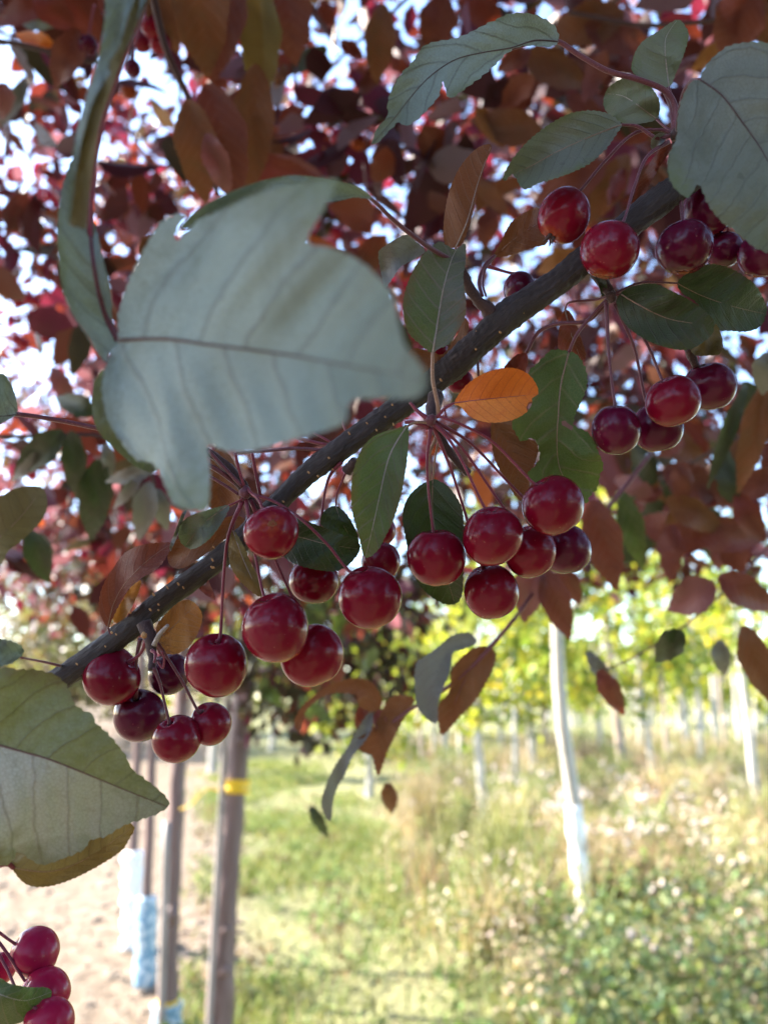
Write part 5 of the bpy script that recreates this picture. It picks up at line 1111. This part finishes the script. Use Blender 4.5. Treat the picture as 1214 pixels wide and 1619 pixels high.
mr_ = random.Random(5)
def mass(label, at, stem, d, box, n, L, kinds):
    t = empty('leafy_twig', P(at[0], at[1], d[0]), label=label, cat='twig')
    px_tube('stem', stem, d[0], d[1], 3.4, 2.2, ST_DARK, t, 8)
    for i in range(n):
        l_ = mr_.uniform(*L); mleaf(t, mr_.choice(kinds), mr_.uniform(box[0], box[2]), mr_.uniform(box[1], box[3]), l_, l_ * mr_.uniform(.36, .58), mr_.uniform(20, 160), mr_.uniform(*d), mr_.uniform(-.03, .04), lob=mr_.uniform(.05, .2), curl=mr_.uniform(-.012, .022), fold=mr_.uniform(-.01, .02), twist=mr_.uniform(-.012, .012), grid=13)
mass('dark red brown leaves massed at the right below the group of four fruit', (1120, 740), [(1260, 640), (1150, 700), (1040, 760), (950, 800)], (.58, .85), (930, 640, 1230, 880), 34, (50, 105), ['rustp', 'dkred', 'rust', 'rustp', 'dkred', 'darkg', 'mauve'])
mass('brown leaves massed between the two upper right leaf clusters', (1000, 300), [(1240, 420), (1100, 330), (960, 260), (860, 190)], (.58, .95), (760, 60, 1060, 420), 26, (46, 96), ['rustp', 'dkred', 'rust', 'rustp', 'dkred', 'gold'])
mass('dark leaves massed at the top of the picture left of the drooping leaf', (560, 60), [(700, -60), (620, 20), (540, 90), (480, 160)], (.7, 1.1), (430, -10, 700, 300), 22, (40, 84), ['rustp', 'dkred', 'dkred', 'rust', 'grey', 'darkg'])
mass('dim leaves hanging behind the fruit left of centre', (470, 1010), [(330, 880), (420, 960), (500, 1040), (560, 1110)], (.95, 1.3), (390, 930, 620, 1150), 22, (36, 70), ['dark', 'rustp', 'green', 'darkg', 'bitten'])
# ------------------------------------------------------------------ crabapples in focus
def crab(px, py, r, d, ax, label, stalk=None, sd=None, mat=FR, oval=1.0, end=0.10, dimple=.16, prong=False, calyx=True, ry=None, sr=(2.6, 2.6), sm=ST_RED):
    """ax: direction in the picture from the flower end to the stalk, plus how far the stalk end leans to the lens"""
    R = r / F * d; c = P(px, py, d)
    up = RC @ Vector((ax[0], -ax[1], ax[2])); up.normalize()
    rq = up.to_track_quat('Z', 'Y')
    nu, nv = 40, 28; V = []; Fc = []; nr = random.Random(int(px * 3 + py)); ph = [nr.uniform(0, 6.28) for _ in range(6)]
    for j in range(nv + 1):
        th = math.pi * j / nv
        for i in range(nu):
            f = 2 * math.pi * i / nu
            rr = R * (1 - dimple * math.exp(-(th / 0.26) ** 2) - end * math.exp(-((math.pi - th) / 0.33) ** 2)
                      + (.030 * math.sin(th) * math.sin(2 * f + ph[0]) + .018 * math.cos(2 * th + ph[5])) + .020 * math.sin(th) ** 2 * math.sin(3 * f + ph[1]) + .012 * math.sin(2 * th + f + ph[2])
                      + .012 * math.exp(-((math.pi - th) / .7) ** 2) * math.cos(5 * f + ph[3]))
            V.append((rr * math.sin(th) * math.cos(f), rr * math.sin(th) * math.sin(f), rr * math.cos(th) * oval))
    for j in range(nv):
        for i in range(nu):
            a = j * nu + i; b = j * nu + (i + 1) % nu; Fc.append((a, a + nu, b + nu, b))
    me = bpy.data.meshes.new('crabapple'); me.from_pydata(V, [], Fc); me.polygons.foreach_set('use_smooth', [True] * len(Fc)); me.materials.append(mat); me.validate()
    o = bpy.data.objects.new('crabapple', me); COL.objects.link(o); o.location = c; o.rotation_mode = 'QUATERNION'; o.rotation_quaternion = rq
    bpy.context.view_layer.update()
    tag(o, label, 'crabapple', 'ripe crabapples hanging near the lens')
    inv = (Matrix.Translation(c) @ rq.to_matrix().to_4x4()).inverted()
    def child(name, V, Fc, m_):
        me = bpy.data.meshes.new(name); me.from_pydata([tuple(inv @ Vector(v)) for v in V], [], Fc); me.polygons.foreach_set('use_smooth', [True] * len(Fc)); me.materials.append(m_)
        k = bpy.data.objects.new(name, me); COL.objects.link(k); k.parent = o; return k
    top = c + up * R * oval * .80
    if stalk:
        n = len(stalk); pts = [top]; rad = [sr[0] * 1.45 / F * d]
        d_end = sd if sd is not None else d
        dt = -(RCI @ (top - CAM)).z
        for i, (a, b) in enumerate(stalk):
            t = (i + 1) / n; dd = dt + (d_end - dt) * t; pts.append(P(a, b, dd)); rad.append((sr[0] + (sr[1] - sr[0]) * t) * (1.45 if i == n - 1 else .92) / F * dd)
        qq = cr([tuple(p) + (r_,) for p, r_ in zip(pts, rad)], 7)
        Vt, Ft = tube_geo([Vector(z[:3]) for z in qq], [z[3] for z in qq], 9, rough=lambda i, k_: .05 * math.sin(i * 1.1 + k_))
        child('stalk', Vt, Ft, sm)
    if calyx:
        Vt, Ft = [], []; bot = c - up * R * oval * (1 - end)
        x = up.orthogonal().normalized(); y = up.cross(x); m_ = 10
        for j in range(3):
            rr = R * (.17, .12, .03)[j]; hh = R * (-.005, .05, .02)[j]
            for i in range(m_):
                a = 6.283 * i / m_; w = 1 + .25 * math.sin(5 * a * .5 + ph[4]) ; Vt.append(bot - up * hh + (x * math.cos(a) + y * math.sin(a)) * rr * w)
        for j in range(2):
            for i in range(m_): Ft.append((j * m_ + i, j * m_ + (i + 1) % m_, (j + 1) * m_ + (i + 1) % m_, (j + 1) * m_ + i))
        Ft.append(tuple(range(2 * m_, 3 * m_)))
        if prong:
            for q_ in range(4):
                a = q_ * 1.6 + .3; s = bot + (x * math.cos(a) + y * math.sin(a)) * R * .12
                Vp, Fp = tube_geo([s + up * R * .05, s - up * R * .16, s - up * R * .34 + (x * math.cos(a) + y * math.sin(a)) * R * .10], [R * .09, R * .07, R * .015], 6)
                b_ = len(Vt); Vt += Vp; Ft += [tuple(i + b_ for i in f) for f in Fp]
        child('calyx', Vt, Ft, ST_DARK if prong else CALYX)
    return o
CALYX = flat('brown_calyx', (0.20, 0.07, 0.03), 0.7, 0.3, 900)
# upper right
crab(891, 340, 40, .256, (.5, -.85, -.1), 'oval crabapple with a dark prong at its lower end, right of the upright rust leaf', [(920, 298), (960, 250), (1000, 212), (1040, 205), (1064, 212)], .256, FR, 1.10, prong=True, sm=ST_PURPLE)
crab(963, 396, 46, .2425, (.25, -.95, .1), 'crabapple hanging in front of the dark branch, directly left of the sky gap', [(986, 348), (1002, 296), (1022, 248), (1056, 224)], .255, FR, sm=ST_PURPLE)
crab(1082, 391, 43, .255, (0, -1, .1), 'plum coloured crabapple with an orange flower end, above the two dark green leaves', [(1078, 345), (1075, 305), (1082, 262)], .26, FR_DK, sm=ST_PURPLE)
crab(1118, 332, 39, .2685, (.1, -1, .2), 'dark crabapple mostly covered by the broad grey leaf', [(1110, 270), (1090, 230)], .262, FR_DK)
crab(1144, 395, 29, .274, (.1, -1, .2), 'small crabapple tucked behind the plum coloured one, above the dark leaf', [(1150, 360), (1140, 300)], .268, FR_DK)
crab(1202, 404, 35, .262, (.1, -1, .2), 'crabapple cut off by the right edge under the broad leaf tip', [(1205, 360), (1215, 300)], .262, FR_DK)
# middle right
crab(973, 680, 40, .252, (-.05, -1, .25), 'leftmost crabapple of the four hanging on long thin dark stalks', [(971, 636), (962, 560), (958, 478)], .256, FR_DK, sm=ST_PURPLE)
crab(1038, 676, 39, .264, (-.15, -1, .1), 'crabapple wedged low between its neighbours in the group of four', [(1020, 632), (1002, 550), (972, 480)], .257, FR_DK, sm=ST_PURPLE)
crab(1064, 634, 41, .248, (-.4, -.9, .15), 'front crabapple of the group of four, with a pale orange lower rim', [(1045, 598), (1020, 540), (975, 474)], .257, FR, sm=ST_PURPLE)
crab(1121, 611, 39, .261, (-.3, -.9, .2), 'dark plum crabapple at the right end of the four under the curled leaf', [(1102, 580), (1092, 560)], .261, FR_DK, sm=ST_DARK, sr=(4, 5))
# centre
crab(690, 882, 46, .250, (-.08, -1, .15), 'crabapple lying against a dark green leaf, left in the central cluster', [(684, 836), (675, 740), (681, 676)], .25, FR)
crab(778, 848, 48, .245, (-.15, -.95, .25), 'large glossy crabapple in the middle of the central cluster', [(766, 803), (718, 707), (684, 668)], .25, FR)
crab(776, 935, 44, .263, (-.3, -.9, .1), 'lowest crabapple of the central cluster', [(738, 820), (712, 740), (684, 672)], .252, FR)
crab(838, 873, 42, .2625, (-.3, -.9, .1), 'half hidden crabapple between the large middle one and the top right one', [(796, 803), (730, 708), (686, 670)], .252, FR)
crab(874, 800, 48, .246, (-.45, -.85, .15), 'brightest crabapple of the central cluster, under the bitten leaf', [(842, 763), (775, 696), (700, 660), (686, 664)], .25, FR)
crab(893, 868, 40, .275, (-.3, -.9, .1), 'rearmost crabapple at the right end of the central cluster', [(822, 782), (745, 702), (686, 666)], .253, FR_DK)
# left of centre
crab(430, 842, 44, .236, (-.15, .35, -.92), 'crabapple over the branch showing its flower end to the viewer', [(412, 796), (398, 780), (388, 770)], .253, FR, end=.06)
crab(437, 993, 55, .239, (-.25, -.95, .2), 'biggest crabapple, hanging below the branch left of centre', [(416, 938), (404, 880), (388, 785)], .254, FR)
crab(494, 1037, 49, .257, (-.3, -.9, .1), 'crabapple behind and right below the biggest one', [(462, 945), (436, 887), (396, 790)], .256, FR)
crab(496, 918, 38, .268, (.1, -1, .1), 'crabapple with its top hidden under the dark left leaf', [(507, 828), (518, 760), (540, 730)], .264, FR)
crab(585, 944, 51, .244, (-.35, -.9, .15), 'crabapple below the tip of the hanging green leaf', [(551, 902), (518, 861), (474, 819), (432, 792), (396, 782)], .254, FR)
crab(603, 888, 31, .264, (-.2, -1, .1), 'small crabapple peeping out behind the one below the green leaf tip', [(595, 850), (585, 800), (565, 740)], .264, FR)
crab(600, 838, 26, .286, (.0, -1, .1), 'tiny sliver of crabapple beside the right edge of the hanging green leaf', None, None, FR, calyx=False)
# lower left
crab(343, 1052, 50, .249, (.08, -.95, .32), 'shiny crabapple with a deep dimple on a long straight stalk', [(349, 1000), (354, 910), (362, 845), (384, 792)], .254, FR, dimple=.26, sr=(3, 3))
crab(176, 1069, 47, .266, (.75, -.6, .1), 'crabapple pressed against the underside of the branch at the lower left', [(222, 1034), (232, 1012)], .258, FR, .90)
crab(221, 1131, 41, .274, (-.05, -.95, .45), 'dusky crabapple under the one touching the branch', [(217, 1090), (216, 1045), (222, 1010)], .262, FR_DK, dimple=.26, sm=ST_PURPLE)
crab(280, 1168, 37, .257, (-.3, -.9, .35), 'lowest crabapple of the lower left cluster', [(266, 1134), (253, 1080), (243, 1055)], .254, FR, dimple=.24, sm=ST_PURPLE)
crab(333, 1144, 33, .265, (-.45, -.8, .4), 'small crabapple at the right end of the lower left cluster', [(312, 1122), (290, 1080), (265, 1040), (248, 1016)], .254, FR, dimple=.24, sm=ST_PURPLE)
crab(268, 1065, 33, .281, (-.2, -1, .1), 'dim crabapple behind the broken spur in the lower left cluster', [(252, 1030), (244, 1010)], .262, FR_DK)
# lower left corner: direct sun is painted in through the brighter skin
crab(56, 1505, 37, .247, (-.75, -.55, .3), 'topmost crabapple painted sunlit in the lower left corner', [(24, 1492), (-6, 1470), (-40, 1440)], .245, FR_SUN)
crab(73, 1568, 37, .239, (-.7, -.6, .35), 'middle crabapple painted sunlit in the lower left corner', [(40, 1551), (14, 1510), (-10, 1478), (-40, 1440)], .245, FR_SUN)
crab(78, 1618, 38, .226, (-.5, -.8, .2), 'lowest crabapple in the lower left corner, cut by the frame', [(30, 1570), (8, 1525), (-40, 1440)], .245, FR_SUN)
crab(0, 1533, 24, .257, (-.3, -.9, .2), 'crabapple cut by the left edge above the green corner leaf', [(-10, 1500), (-40, 1445)], .246, FR_SUN)
# blurred ones near the top left twig
for a, b, r, d, l in [(240, 42, 17, .56, 'blurred crabapple at the top of the upper left trio'), (253, 68, 17, .57, 'blurred crabapple right in the upper left trio'), (225, 67, 15, .58, 'blurred crabapple left in the upper left trio'),
                      (140, 72, 15, .60, 'dark blurred crabapple near the orange leaf of the upper left corner'), (210, 108, 13, .55, 'blurred dark crabapple beside the narrow folded leaf'),
                      (822, 456, 27, .283, 'crabapple peeping over the branch beside the upper spur'), (690, 556, 20, .284, 'crabapple hidden behind the branch by the mauve flushed leaf'), (727, 604, 20, .28, 'crabapple sliver behind the branch above the orange leaf')]:
    crab(a, b, r, d, (.1, -1, .1), l, [(a + 4, b - r - 22), (a + 10, b - r - 50)] if d > .4 else ([(800, 430), (768, 420)] if a == 822 else None), d, FR_DK if a in (140, 210, 822) else FR, calyx=False, sr=(1.6, 1.6) if d > .4 else (2.4, 2.4))
